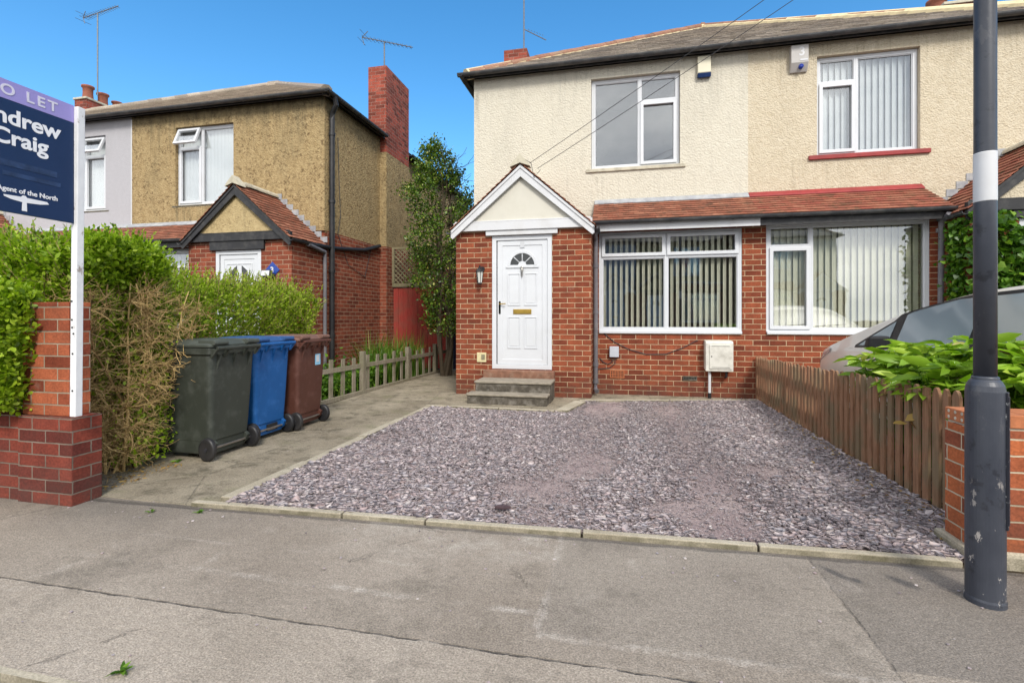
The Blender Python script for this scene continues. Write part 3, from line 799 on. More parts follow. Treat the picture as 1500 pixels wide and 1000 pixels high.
def gutter_run(parent, A, B, r=.055, name='gutter', mat='gutter', brk=.9):
    A, B = Vector(A), Vector(B); m = MB(); d = (B - A).normalized(); L = (B - A).length
    side = d.cross(Vector((0, 0, 1))).normalized()
    P = [(math.cos(t)*r, math.sin(t)*r) for t in np.linspace(math.pi, 2*math.pi, 9)]
    Q = [(math.cos(t)*(r-.006), math.sin(t)*(r-.006)) for t in np.linspace(2*math.pi, math.pi, 9)]
    n0 = len(m.v); prof = P + Q; k = len(prof)
    for E in (A, B):
        for a, b in prof: m.v.append(tuple(E + side*a + Vector((0, 0, b))))
    for i in range(k): m.f.append((n0+i, n0+(i+1) % k, n0+k+(i+1) % k, n0+k+i))
    for b0 in (0, k): 
        for i in range(8): m.f.append((n0+b0+i, n0+b0+i+1, n0+b0+k-2-i, n0+b0+k-1-i))
    x = .3
    while x < L:
        c = A + d*x
        n0 = len(m.v)
        for E in (c - d*.012, c + d*.012):
            for t in np.linspace(math.pi, 2*math.pi, 9): m.v.append(tuple(E + side*math.cos(t)*(r+.006) + Vector((0, 0, math.sin(t)*(r+.006)))))
        for i in range(8): m.f.append((n0+i, n0+i+1, n0+9+i+1, n0+9+i))
        x += brk
    return m.build(name, M[mat], parent, smooth=False)

EZ, RZ, FY, WY, LY, PY = 5.715, 8.52, 8.61, 8.75, 8.25, 7.75
MY = 13.40
def house(name, label, x0, x1, px0, px1, s, group):
    """s: style dictionary"""
    h = thing(name, label, 'house', ((x0+x1)/2, 8.25, 0), group)
    RZ = s.get('rz', 8.52)
    right = (px0 + px1) / 2 > (x0 + x1) / 2           # porch on the right half
    bx0, bx1 = (x0, px0) if right else (px1, x1)       # the bay beside the porch
    pc = (px0 + px1) / 2
    # brickwork
    b = MB()
    wx0, wx1, wz0, wz1 = s['low']
    b.wall(bx0, bx1, 0, 2.74, LY, LY + .1, [(wx0, wx1, wz0, wz1)])
    dx0, dx1, dz0, dz1 = s['door']
    b.wall(px0, px1, 0, 2.70, PY, PY + .1, [(dx0, dx1, dz0, dz1)])
    b.wall(PY + .1, WY + .1 if 1 else 0, 0, 2.70, px0, px0 + .1, plane='x')
    b.wall(PY + .1, WY + .1, 0, 2.70, px1 - .1, px1, plane='x')
    if s.get('side'):                                   # exposed gable-less side: brick to first floor
        sx = x1 if right else x0
        b.wall(WY + (.1 if right or not right else 0), 18.0, 0, 3.0, *( (sx - .1, sx) if right else (sx, sx + .1)), plane='x')
        b.wall(sx - .9 if right else sx, sx if right else sx + .9, 2.60, 3.0, WY, WY + .1)
    b.build('brick_wall', M[s['brick']], h)
    # dark rooms behind the openings
    rm = MB(); rm.box(x0 + .12, x1 - .12, WY + 1.6, WY + 1.65, .05, 5.5); rm.box(x0 + .12, x1 - .12, LY + .12, WY + 1.6, 2.745, 2.79)
    
    for q0, q1, zq0, zq1 in ((LY + .12, WY + 1.6, .05, 2.74), (WY + .11, WY + 1.6, 2.905, 5.5)):
        rm.box(x0 + .11, x0 + .12, q0, q1, zq0, zq1); rm.box(x1 - .12, x1 - .11, q0, q1, zq0, zq1)
    rm.box(x0 + .12, x1 - .12, LY + .12, WY + 1.6, .03, .05)
    rm.box(x0 + .12, x1 - .12, WY + .12, 17.9, 5.50, 5.55)
    rm.build('interior', M['dark_room'], h)
    # rendered upper walls
    u = MB(); holes = [(a, bb, c, d) for (a, bb, c, d) in s['ups']]
    u.wall(x0, x1, 2.95, 5.66, WY, WY + .1, holes)
    u.wall(x0, x1, .0, 5.66, 18.0, 18.1)
    for sx, sgn in ((x0, 0), (x1, 1)):
        zb = 3.0 if (s.get('side') and ((sgn == 1) == right)) else 0.0
        a_, b_ = (sx, sx + .1) if sgn == 0 else (sx - .1, sx)
        u.wall(WY + .1, 18.0, max(zb, 0), 5.66, a_, b_, plane='x')
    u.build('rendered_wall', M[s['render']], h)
    if s.get('joint'):
        MB().box(s['joint']-.012, s['joint']+.012, WY - .006, WY + .004, 3.2, 5.6).build('render_joint', M['whitewood'], h)
    # main roof
    hl, hr = s.get('hip_l'), s.get('hip_r')
    oh = .14
    e0, e1 = x0 - (oh if hl else 0), x1 + (oh if hr else 0)
    t0, t1 = x0 + (4.65 if hl else 0), x1 - (4.65 if hr else 0)
    r = MB(); dk = MB()
    tile_slope(r, (e0, FY, EZ), (e1, FY, EZ), (t0, MY, RZ), (t1, MY, RZ), .22, .26, .010, jit=.004, seed=int(x0*10)+99)
    dk.quad((e0, FY+.01, EZ-.015), (e1, FY+.01, EZ-.015), (t1, MY, RZ-.02), (t0, MY, RZ-.02))
    BY = 2*MY - FY
    dk.quad((e0, BY, EZ-.015), (e1, BY, EZ-.015), (t1, MY, RZ-.02), (t0, MY, RZ-.02))
    rd = MB(); mo = MB()
    if hl:
        tile_slope(r, (e0, FY, EZ), (e0, BY, EZ), (t0, MY, RZ), (t0, MY, RZ), .22, .26, .010, seed=5)
        dk.quad((e0+.01, FY, EZ-.015), (e0+.01, BY, EZ-.015), (t0, MY, RZ-.02))
        ridge_run(rd, (e0+.05, FY+.05, EZ+.02), (t0, MY, RZ+.02), .10)
        mo.tube([(e0+.02, FY+.03, EZ-.0), (t0, MY, RZ-.05)], .103, 8)
    if hr:
        tile_slope(r, (e1, FY, EZ), (e1, BY, EZ), (t1, MY, RZ), (t1, MY, RZ), .22, .26, .010, seed=6)
        dk.quad((e1-.01, FY, EZ-.015), (e1-.01, BY, EZ-.015), (t1, MY, RZ-.02))
        ridge_run(rd, (e1-.05, FY+.05, EZ+.02), (t1, MY, RZ+.02), .10)
        mo.tube([(e1-.02, FY+.03, EZ-.0), (t1, MY, RZ-.02)], .115, 8)
    ridge_run(rd, (t0, MY, RZ+.03), (t1, MY, RZ+.03), .11)
    mo.tube([(t0, MY, RZ-.02), (t1, MY, RZ-.02)], .125, 8)
    rf = r.build('roof', M[s['roof']], h, fixn=False)
    dk.build('roof_deck', M['blackwood'], rf, fixn=False)
    rd.build('ridge_tiles', M[s.get('ridge', 'ridge')], rf); mo.build('ridge_mortar', M[s.get('rmortar', 'mortar')], rf)
    # eaves
    sf = MB(); sf.box(e0+.02, e1-.02, FY + .02, WY, EZ - .035, EZ - .017)
    sf.box(e0, e1, FY, FY + .02, EZ - .09, EZ - .02)
    if hl: sf.box(e0+.02, x0, FY + .03, BY, EZ - .0355, EZ - .0175); sf.box(e0, e0+.02, FY+.02, BY, EZ-.09, EZ-.02)
    if hr: sf.box(x1, e1-.02, FY + .03, BY, EZ - .0355, EZ - .0175); sf.box(e1-.02, e1, FY+.02, BY, EZ-.09, EZ-.02)
    sf.build('eaves_board', M['blackwood'], h)
    g0 = e0 - (.11 if hl else -.002); g1 = e1 + (.11 if hr else -.002)
    gutter_run(h, (g0, FY - .055, EZ - .02), (g1, FY - .055, EZ - .02))
    if hl: gutter_run(h, (e0 - .055, FY - .1, EZ - .022), (e0 - .055, 13.6, EZ - .022))
    if hr:
        cyz = s.get('stack')
        if cyz:
            gutter_run(h, (e1 + .055, FY - .1, EZ - .022), (e1 + .055, cyz[0] - .02, EZ - .022))
            gutter_run(h, (e1 + .055, cyz[1] + .02, EZ - .022), (e1 + .055, 14.8, EZ - .022))
        else: gutter_run(h, (e1 + .055, FY - .1, EZ - .022), (e1 + .055, 14.8, EZ - .022))
    # canopy roof over the bay
    cy = 7.98; cz = 2.80; tz = 3.26
    c = MB()
    ca, cb = (bx0, bx1)
    tile_slope(c, (ca, cy, cz), (cb, cy, cz), (ca, WY, tz), (cb, WY, tz), .105, .165, .010, gap=.003, jit=.003, seed=int(ca*7)+50)
    can = c.build('canopy_roof', M[s['tile']], h, fixn=False)
    MB().prism([(cy+.02, cz-.03), (WY, cz-.03), (WY, tz-.015), (cy+.02, cz-.012)], 'x', ca+.003, cb-.003).build('roof_deck', M['blackwood'], can)
    fl = MB(); 
    fl.hexa([(ca, WY-.10, tz-.045), (cb, WY-.10, tz-.045), (cb, WY-.002, tz-.02), (ca, WY-.002, tz-.02), (ca, WY-.10, tz-.02), (cb, WY-.10, tz-.02), (cb, WY-.002, tz+.06), (ca, WY-.002, tz+.06)])
    fl.build('flashing', M[s['flash']], can, bevel=.01)
    MB().box(ca + .003, cb - .003, cy + .025, cy + .05, 2.64, 2.79).build('fascia', M[s['fascia']], can)
    gutter_run(can, (ca + .0, cy - .03, cz - .01), (cb, cy - .03, cz - .01), .05)
    # porch roof
    az_, ez_ = 3.70, 2.70; hw = (px1 - px0) / 2 + .055; ez2 = ez_ - .02
    p = MB(); YF = PY - .14
    slope = (az_ - ez2) / hw
    for sg in (-1, 1):
        ex = pc + sg*hw
        tile_slope(p, (ex, YF, ez2), (ex, WY, ez2), (pc, YF, az_), (pc, WY, az_), .105, .165, .011, gap=.003, jit=.004, seed=3+sg)
    pr = p.build('porch_roof', M[s['ptile']], h, fixn=False)
    MB().prism([(pc-hw, ez2-.03), (pc+hw, ez2-.03), (pc+hw, ez2-.012), (pc, az_-.015), (pc-hw, ez2-.012)], 'y', PY+.055, WY).build('roof_deck', M['blackwood'], pr)
    rt = MB(); ridge_run(rt, (pc, YF, az_+.01), (pc, WY, az_+.01), .085, .30)
    rt.prism([(pc-.16, az_-.06), (pc-.13, az_+.0), (pc, az_+.14), (pc+.13, az_-.0), (pc+.16, az_-.06), (pc, az_-.0)], 'y', YF-.02, YF+.14)
    rt.build('ridge_tiles', M[s.get('ptile_ridge', 'sill')], pr)
    # bargeboards (two sloping boards, mitred at the apex, cut plumb at the ends)
    for sg in (-1, 1):
        ex = pc + sg*hw; wv = .185
        bb = MB().prism([(ex, ez2-.012), (pc, az_-.02), (pc, az_-.02-wv), (ex - sg*.03, ez2-.012-wv*.70), (ex, ez2-.012-wv*.55)], 'y', PY - .11, PY - .075)
        bb.prism([(ex, ez2-.012), (pc, az_-.02), (pc, az_-.02-.05), (ex, ez2-.012-.05)], 'y', PY - .125, PY - .111)
        bb.build('bargeboard', M[s['barge']], h, bevel=.003)
    zt = az_ - .06
    gd = (pc - px0) * .97
    MB().prism([(pc-gd, 2.72), (pc+gd, 2.72), (pc+gd, 2.755), (pc, zt), (pc-gd, 2.755)], 'y', PY - .045, PY + .05).build('gable_panel', M[s['gable']], h)
    bm_ = MB().box(px0 - .02, px1 + .02, PY - .073, PY + .0, 2.665, 2.80)
    bm_.box(px0 + .0, px1 - .0, PY - .074, PY - .045, 2.80, 2.822)
    bm_.build('tie_beam', M[s['barge']], h, bevel=.004)
    MB().box(dx0 - .09, dx1 + .09, PY - .05, PY - .002, dz1 + .003, 2.664).build('lintel', M[s['barge']], h, bevel=.004)
    for sg in (-1, 1):
        ex = pc + sg*(hw + .03)
        gutter_run(pr, (ex, YF + .0, ez2 - .02), (ex, (LY if (sg > 0) != right or True else WY) - .1, ez2 - .02), .045)
    # flashing steps where the porch slope meets the wall
    fs = MB()
    for sg in (-1, 1):
        for i in range(9):
            t = (i + .5) / 9; cx = pc + sg*hw*t; cz_ = az_ + (ez2 - az_)*t
            if x0 < cx < x1: fs.box(cx - .075, cx + .075, WY - .012 - .001*(i % 2), WY - .002, cz_ + .02, cz_ + .13)
    fs.build('flashing', M['lead'], pr)
    # windows and door
    window(h, wx0 + .004, wx1 - .004, wz0 + .004, wz1 - .004, LY + .015, s['lowcells'], s.get('lowblind'))
    for (a, bb, c, d), cells, bl, si in zip(s['ups'], s['upcells'], s['upblinds'], s['upsills']):
        window(h, a + .004, bb - .004, c + .004, d - .004, WY + .07, cells, bl, si)
    white_door(h, dx0 + .004, dx1 - .004, dz0 + .004, dz1 - .004, PY + .012, s.get('doorstyle', 'fan'))
    return h

def span(pl, pt, pr_, pb, y):       # photo corners -> (x0, x1, z0, z1)
    xa, za = on_y(pl, pt, y); xb, _ = on_y(pr_, pt, y); _, zb = on_y(pl, pb, y)
    return xa, xb, zb, za
XA0, XA1, XB1 = -2.66, 2.04, 6.72
DX0, DX1 = -10.50, -5.76
upA = span(866, 117.4, 996, 249, WY + .02)
upB = span(1196, 84, 1347, 229, WY + .02)
lowA = (-.362, 1.84, 1.03, 2.66)
lowB = (2.18, 4.36, 1.03, 2.70)
doorA = span(720.5, 346, 808.7, 540, PY)
upD = (-9.34, -7.88, 3.66, 5.33)
c_left_big = [(0, .56, 0, 1, 0), (.56, 1, .73, 1, 0), (.56, 1, 0, .73, 1)]
c_left_small = [(0, .40, .75, 1, 0), (0, .40, 0, .75, 1), (.40, 1, 0, 1, 0)]
c_lowA = [(0, .485, .76, 1, 1), (.485, 1, .76, 1, 1), (0, .485, 0, .76, 0), (.485, 1, 0, .76, 0)]
c_lowB = [(0, .28, .80, 1, 0), (0, .28, 0, .80, 1), (.28, 1, 0, 1, 0)]
c_D = [(0, .42, .76, 1, 2), (0, .42, 0, .76, 1), (.42, 1, 0, 1, 0)]
GR = 'houses in the two rows'
hA = house('semi_detached_house', 'cream house with white gabled porch and closed white front door above three steps', XA0, XA1, -2.665, -.455,
  dict(brick='brick', render='cream', roof='slate', tile='tile', ptile='tile', flash='lead', fascia='whitewood', barge='whitewood', gable='gable',
       low=lowA, lowcells=c_lowA, lowblind=('blind', -22, .27), door=doorA, ups=[upA], upcells=[c_left_big], upblinds=[None],
       upsills=[('sill', (.09, .06, .10))], hip_l=True, side=True, rz=8.70), GR)
hB = house('semi_detached_house', 'buff pebbledashed house behind the parked car, with dark red sills and black fascia', XA1, XB1, 4.51, 6.72,
  dict(brick='brick', render='cream_b', roof='slate', tile='tile_red', ptile='tile_red', flash='redpaint', fascia='blackwood', barge='blackwood', gable='cream_b',
       low=lowB, lowcells=c_lowB, lowblind=('blind', 24, .58), door=(5.1, 6.1, .43, 2.56), ups=[upB], upcells=[c_left_small], upblinds=[('blind_w', 24, .58)],
       upsills=[('redpaint', (.13, .07, .11))], hip_r=True, side=True, rz=8.70, doorstyle='diamond'), GR)
hD = house('semi_detached_house', 'brown pebbledashed house on the left with black gabled porch and tall brick side chimney', DX0, DX1, -7.97, DX1,
  dict(brick='brick_left', render='gold', roof='slate_b', tile='tile', ptile='tile', flash='lead', fascia='blackwood', barge='blackwood', gable='gold_gable',
       low=(-10.25, -8.25, 1.03, 2.66), lowcells=c_lowA, lowblind=('blind_w', 25), door=(-7.37, -6.39, .35, 2.50), ups=[upD], upcells=[c_D], upblinds=[('blind_w', 18)],
       upsills=[('sill', (.10, .05, .07))], hip_r=True, side=True, stack=(11.05, 12.4), doorstyle='diamond', ridge='slate_b', rmortar='slate_b'), GR)
hE = house('semi_detached_house', 'pale grey rendered house at far left, mostly behind the sign board', -15.4, DX0, -15.4, -13.2,
  dict(brick='brick_left', render='grey_render', roof='slate_b', tile='tile', ptile='tile', flash='lead', fascia='whitewood', barge='whitewood', gable='grey_render',
       low=(-12.9, -10.8, 1.03, 2.66), lowcells=c_lowA, lowblind=None, door=(-14.8, -13.8, .43, 2.56), ups=[(-12.75, -11.22, 3.66, 5.33)],
       upcells=[[(0, .58, 0, 1, 0), (.58, 1, .76, 1, 2), (.58, 1, 0, .76, 1)]], upblinds=[('blind_w', 18)], upsills=[('sill', (.10, .05, .07))], ridge='slate_b', rmortar='slate_b', hip_l=True, side=True), GR)
MB().box(DX0 - .012, DX0 + .012, WY - .008, WY + .004, 3.2, 5.6).build('render_edge_bead', M['whitewood'], hE)

# chimneys (parts of their houses)
def stack(parent, x0, x1, y0, y1, z0, z1, pots=(), cap=True):
    c = MB().box(x0, x1, y0, y1, z0, z1)
    ch = c.build('chimney', M['brick_stack'], parent)
    if cap:
        MB().box(x0 - .03, x1 + .03, y0 - .03, y1 + .03, z1 + .001, z1 + .06).build('chimney_cap', M['sill' if pots else 'brick_stack'], ch, bevel=.01)
    for (x, y, hh, r) in pots:
        MB().lathe([(r*1.1, z1 + .06), (r, z1 + .12), (r*.92, z1 + hh*.55), (r*.95, z1 + hh*.85), (r*1.2, z1 + hh*.9), (r*1.2, z1 + hh), (r*.8, z1 + hh), (r*.75, z1+hh*.7)], (x, y, 0), 20).build('chimney_pot', M['pot'], ch, smooth=True)
    return ch
stack(hD, -6.08, -5.60, 11.07, 12.38, 5.301, 7.42, cap=False)
MB().box(-6.10, -5.585, 11.05, 12.40, 0, 2.999).build('chimney_base', M['brick_left'], hD)
# rendered breast below the eaves of the stack
MB().box(-6.10, -5.585, 11.05, 12.40, 3.0, 5.30).build('chimney_breast', M['gold'], hD)
stack(hA, -2.70, -2.15, 11.3, 12.6, 5.0, 7.56, cap=False)
MB().box(-2.5, -2.35, 11.6, 11.75, 7.56, 7.74).build('flue_terminal', M['chrome'], hA, bevel=.02)
stack(hE, -15.35, -14.92, 11.1, 12.3, 5.0, 7.52, [(-15.13, 11.30, .46, .13), (-15.13, 11.72, .42, .13), (-15.1, 12.12, .34, .12)])
stack(hB, 6.22, 6.76, 11.3, 12.6, 5.0, 7.40, [(6.40, 11.9, .44, .15)])

# pipes
def pipe(parent, pts, r, mat, name='downpipe', clips=()):
    m = MB().tube(pts, r, 14)
    for (x, y, z) in clips: m.lathe([(r*1.25, -.03), (r*1.25, .03)], (x, y, z), 14)
    return m.build(name, M[mat], parent, smooth=False)
pipe(hA, [(-.405, 7.92, 2.66), (-.405, 8.10, 2.52), (-.405, 8.13, 2.42), (-.405, 8.13, .20), (-.405, 8.09, .10), (-.38, 8.03, .07)], .036, 'pipe_grey',
     clips=[(-.405, 8.13, 2.1), (-.405, 8.13, 1.35), (-.405, 8.13, .50), (-.405, 8.13, .22)])
pipe(hB, [(4.43, 7.95, 2.70), (4.43, 8.12, 2.60), (4.43, 8.16, .10)], .036, 'pipe_grey', clips=[(4.43, 8.16, 2.5), (4.43, 8.16, 1.4)])
pipe(hD, [(-5.570, 8.80, 5.68), (-5.570, 8.86, 5.52), (-5.680, 8.90, 5.38), (-5.690, 8.90, 5.25), (-5.690, 8.90, .05)], .052, 'black', 'soil_pipe',
     clips=[(-5.690, 8.90, z) for z in (4.95, 3.6, 2.2, .9)])
pipe(hD, [(-5.670, 8.10, 2.62), (-5.690, 8.66, 2.55), (-5.705, 8.68, 2.45), (-5.705, 8.68, .05)], .036, 'pipe_grey')
pipe(hD, [(-5.710, 8.2, 2.64), (-5.710, 9.1, 2.68), (-5.710, 10.2, 2.80), (-5.710, 10.95, 3.0)], .042, 'black', 'waste_pipe')
pipe(hD, [(-5.745, 9.2, 5.0), (-5.745, 9.25, 4.0), (-5.745, 9.3, 3.4), (-5.745, 9.2, 3.0), (-5.745, 9.6, 2.4), (-5.745, 10.3, 2.2), (-5.745, 10.6, 2.9)], .006, 'wire', 'wall_cable')

# steps of the front door (part of the cream house)
M['step'] = plain('weathered_step_stone', (.085,.073,.057), .9, .35, 14, .6, dirt=(.36,.33,.29), dirt_scale=9, dirt_amt=.6)
M['step_top'] = plain('rust_red_threshold', (.20,.10,.065), .9, .3, 14, .6, dirt=(.3,.22,.16), dirt_scale=9, dirt_amt=.6)
MB().box(-2.16, -1.02, PY - .16, PY - .001, .0, .42).build('threshold', M['step_top'], hA, bevel=.012)
M['tread'] = plain('worn_step_tread', (.27,.235,.185), .9, .2, 10, .5, dirt=(.12,.10,.08), dirt_scale=8, dirt_amt=.7)
for (xa, xb, ya, yb, za, zb_) in ((-2.15, -1.01, 7.135, PY - .162, .0, .272), (-2.20, -1.025, 6.885, 7.134, .0, .120)):
    st_ = MB().box(xa, xb, ya, yb, za, zb_).build('step', M['step'], hA, bevel=.008)
    MB().box(xa-.015, xb+.015, ya-.018, yb - (0 if ya > 7 else .002), zb_+.001, zb_+.036).build('tread', M['tread'], st_, bevel=.012, seg=3)
# ------------------------------------------------------------------ things on and around the houses
def px_box(l, t, r, b, y): return span(l, t, r, b, y)
# wall lantern
x0, x1, z0, z1 = px_box(695, 389, 711, 417, 7.66); cx = (x0+x1)/2
t = thing('wall_lantern', 'small black carriage lantern on the brick left of the white front door', 'lantern', (cx, PY, z0))
MB().tube([(cx+.02, PY, z1-.05), (cx+.02, PY-.03, z1-.05)], .04, 12).tube([(cx+.02, PY-.03, z1-.06), (cx, PY-.07, z1-.03), (cx, PY-.10, z1-.07)], .010, 8).build('bracket', M['black'], t)
g = MB().lathe([(.035, z0+.03), (.055, z1-.10)], (cx, PY-.10, 0), 6)
g.build('glass', plain('lantern_glass', (.55,.56,.52), .15, .1, 5, 0, .6), t)
f = MB().lathe([(.075, z1-.10), (.060, z1-.075), (.03, z1-.04), (.012, z1-.03), (.016, z1-.01), (.004, z1)], (cx, PY-.10, 0), 6)
f.lathe([(.012, z0), (.038, z0+.012), (.038, z0+.03)], (cx, PY-.10, 0), 6)
for k in range(6):
    a = math.pi*2*k/6
    f.tube([(cx+.036*math.cos(a), PY-.10+.036*math.sin(a), z0+.028), (cx+.058*math.cos(a), PY-.10+.058*math.sin(a), z1-.10)], .005, 5)
f.build('cage', M['black'], t)
# number tile by the door
x0, x1, z0, z1 = px_box(699, 516, 712.5, 530, PY)
t = thing('bell_plate', 'square cream plate low on the bricks beside the front door', 'plate', ((x0+x1)/2, PY, z0))
MB().box(x0, x1, PY-.018, PY-.001, z0, z1).build('plate', plain('cream_plastic', (.60,.52,.30), .5, .1, 20), t, bevel=.004)
MB().box(x0+.075, x1-.02, PY-.024, PY-.018, z0+.04, z1-.03).build('button', plain('dim_button', (.22,.2,.13), .5, .4, 60), t, bevel=.003)
# alarm boxes
def letter(parent, txt, size, pos, mat, ax=((1,0,0),(0,0,1)), align='CENTER', depth=.001, name='lettering', bold=.0, sx=1.0, space=1.0):
    cu = bpy.data.curves.new('txt', 'FONT'); cu.body = txt; cu.size = size; cu.align_x = align; cu.extrude = depth; cu.offset = bold; cu.resolution_u = 6; cu.space_character = space
    tmp = bpy.data.objects.new('txt', cu); col.objects.link(tmp)
    dg = bpy.context.evaluated_depsgraph_get(); dg.update()
    me = bpy.data.meshes.new_from_object(tmp.evaluated_get(dg)); bpy.data.objects.remove(tmp)
    X, Y = Vector(ax[0]), Vector(ax[1]); Z = X.cross(Y); o0 = origin(parent); P = Vector(pos)
    for v in me.vertices: v.co = P + X*v.co.x*sx + Y*v.co.y + Z*v.co.z - o0
    me.name = name; me.materials.clear(); me.materials.append(mat)
    o = bpy.data.objects.new(name, me); col.objects.link(o); o.parent = parent
    return o
x0, x1, z0, z1 = px_box(1021, 86, 1040.5, 117, WY)
t = thing('alarm_box', 'cream burglar alarm box with blue lower edge, high beside the bare upstairs window', 'alarm box', ((x0+x1)/2, WY, z0), 'burglar alarm boxes under the eaves')
MB().prism([(WY-.001, z0+.07), (WY-.085, z0+.07), (WY-.075, z1), (WY-.001, z1)], 'x', x0, x1).build('cover', plain('ivory_plastic', (.62,.58,.44), .4, .04, 5), t, bevel=.012)
MB().prism([(WY-.001, z0+.02), (WY-.06, z0), (WY-.086, z0+.069), (WY-.001, z0+.069)], 'x', x0, x1).build('lens', plain('navy_plastic', (.015,.035,.11), .3, .2, 5), t, bevel=.008)
x0, x1, z0, z1 = px_box(1156, 72, 1181.5, 109, WY)
t = thing('alarm_box', 'silver wedge shaped alarm box with white numeral and blue lamp', 'alarm box', ((x0+x1)/2, WY, z0), 'burglar alarm boxes under the eaves')
m_ = plain('silver_plastic', (.42,.40,.38), .4, .08, 5)
MB().prism([(WY-.001, z0), (WY-.03, z0), (WY-.10, z0+.13), (WY-.10, z1), (WY-.001, z1)], 'x', x0, x1).build('cover', m_, t, bevel=.008)
letter(t, '3', .19, ((x0+x1)/2+.03, WY-.1005, z0+.24), M['whitewood'], bold=.004, name='numeral')
MB().box(x0+.13, x0+.24, WY-.105, WY-.1005, z0+.155, z0+.18).build('mark', M['whitewood'], t)
MB().lathe([(.035, -.05), (.035, 0), (.02, .01)], ((x0+x1)/2+.02, WY-.05, z0+.07), 16, 'y').build('lamp', plain('blue_lamp', (.02,.04,.25), .15, .2), t, smooth=True)

# electric junction box, meter box, air bricks
x0, x1, z0, z1 = px_box(893, 507, 906.5, 522.5, LY)
t = MB().box(x0, x1, LY-.07, LY-.001, z0, z1).build('junction_box', plain('pale_blue_grey_plastic', (.45,.47,.52), .5, .05, 8), bevel=.008)
tag(t, 'small pale grey junction box on the brick below the window', 'junction box')
cb = MB().tube([(-.32, LY-.01, z0+.42), (-.1, LY-.012, z0+.24), (.12, LY-.012, z0+.13), (.40, LY-.012, z0+.05), (.70, LY-.012, z0+.06), (.95, LY-.012, z0+.16), (1.15, LY-.012, z0+.27), (1.19, LY-.02, z0+.285)], .006, 6)
tag(cb.build('wall_cable', M['wire']), 'thin black cable looped along the brick from window corner to meter box', 'cable')
cb = MB().tube([(x0+.03, LY-.03, z0), (x0+.05, LY-.03, z0-.07), (x0-.02, LY-.015, z0-.12), (x0-.1, LY-.015, z0-.09), (x0-.16, LY-.015, z0-.02)], .006, 6)
cb.tube([(x0+.08, LY-.03, z0), (x0+.09, LY-.03, z0-.1), (x0+.0, LY-.015, z0-.18), (x0-.25, LY-.015, z0-.21)], .006, 6)
tag(cb.build('wall_cable', M['wire']), 'short curling cable hanging out of the junction box', 'cable')
bx0, bz1 = on_y(1034, 499.5, LY-.2); bx1, bz0 = on_y(1075, 545, LY-.2)
t = thing('meter_box', 'weathered white gas meter box on the wall with a pipe into the ground', 'meter box', ((bx0+bx1)/2, LY, 0))
mw = plain('weathered_white_plastic', (.62,.60,.54), .6, .08, 4, .1, dirt=(.22,.20,.15), dirt_scale=5, dirt_amt=.65)
MB().prism([(LY-.001, bz0+.03), (LY-.18, bz0), (LY-.18, bz1-.03), (LY-.16, bz1), (LY-.001, bz1+.01)], 'x', bx0, bx1).build('housing', mw, t, bevel=.012)
MB().box(bx0+.055, bx1-.025, LY-.192, LY-.181, bz0+.04, bz1-.055).build('cover', mw, t, bevel=.006)
d_ = MB().lathe([(.009, -.004), (.009, .002)], (bx0+.085, LY-.194, (bz0+bz1)/2), 10, 'y')
for zz in (bz0+.062, bz1-.08): d_.box(bx0+.085, bx1-.055, LY-.1935, LY-.1915, zz, zz+.006)
d_.build('latch', M['black'], t)
MB().tube([(bx0+.07, LY-.10, bz0+.005), (bx0+.07, LY-.10, .06)], .022, 12).build('gas_pipe', M['whitewood'], t)
MB().tube([(bx0+.07, LY-.10, .09), (bx0+.07, LY-.10, .0)], .027, 12).build('pipe_foot', M['black'], t)
MB().tube([(bx1-.09, LY-.12, bz0+.01), (bx1-.09, LY-.12, bz0-.08), (bx1-.09, LY-.05, bz0-.10)], .018, 10).build('bracket', M['black'], t)
terra = plain('terracotta_air_brick', (.40,.13,.055), .85, .15, 20, .2)
for l, tt, r, b, lab in ((893.6, 541.5, 914.6, 553, 'square terracotta air brick with open holes beside the downpipe'), (1000, 550.5, 1021, 556.5, 'low slotted air brick between downpipe and meter box')):
    x0, x1, z0, z1 = px_box(l, tt, r, b, LY)
    t = thing('air_brick', lab, 'air brick', ((x0+x1)/2, LY, z0), 'air brick vents')
    MB().box(x0+.01, x1-.01, LY-.006, LY-.001, z0+.008, z1-.008).build('backing', M['black'], t)
    m = MB().ring(x0, x1, z0, z1, .014, LY-.016, LY-.001)
    nx, nz = 8, (4 if z1-z0 > .1 else 1)
    for i in range(1, nx): m.box(lerp(x0+.014, x1-.014, i/nx)-.005, lerp(x0+.014, x1-.014, i/nx)+.005, LY-.0145, LY-.0065, z0+.014, z1-.014)
    for i in range(1, nz): m.box(x0+.014, x1-.014, LY-.0135, LY-.0062, lerp(z0+.014, z1-.014, i/nz)-.004, lerp(z0+.014, z1-.014, i/nz)+.004)
    m.build('grille', terra if nz > 1 else M['step'], t)
# left porch: number plaque and floodlight
t = thing('number_plaque', 'blue diamond plaque with a white 3 beside the left house door', 'plaque', (-5.96, PY, 2.05))
px_, pz_ = on_y(399.5, 395.5, PY)
MB().prism([(px_-.15, pz_), (px_, pz_-.15), (px_+.15, pz_), (px_, pz_+.15)], 'y', PY-.014, PY-.001).build('plate', plain('royal_blue_enamel', (.02,.06,.30), .25, .15), t, bevel=.004)
letter(t, '3', .15, (px_-.005, PY-.015, pz_-.05), M['whitewood'], bold=.004, name='numeral')
fx, fz = on_y(391, 401, PY-.15)
t = thing('floodlight', 'black floodlight angled down on the left house porch', 'floodlight', (fx, PY, fz))
MB().tube([(fx+.02, PY, fz-.02), (fx+.02, PY-.07, fz-.02), (fx, PY-.12, fz)], .015, 8).box(fx-.02, fx+.06, PY-.02, PY-.001, fz-.06, fz+.02).build('bracket', M['black'], t)
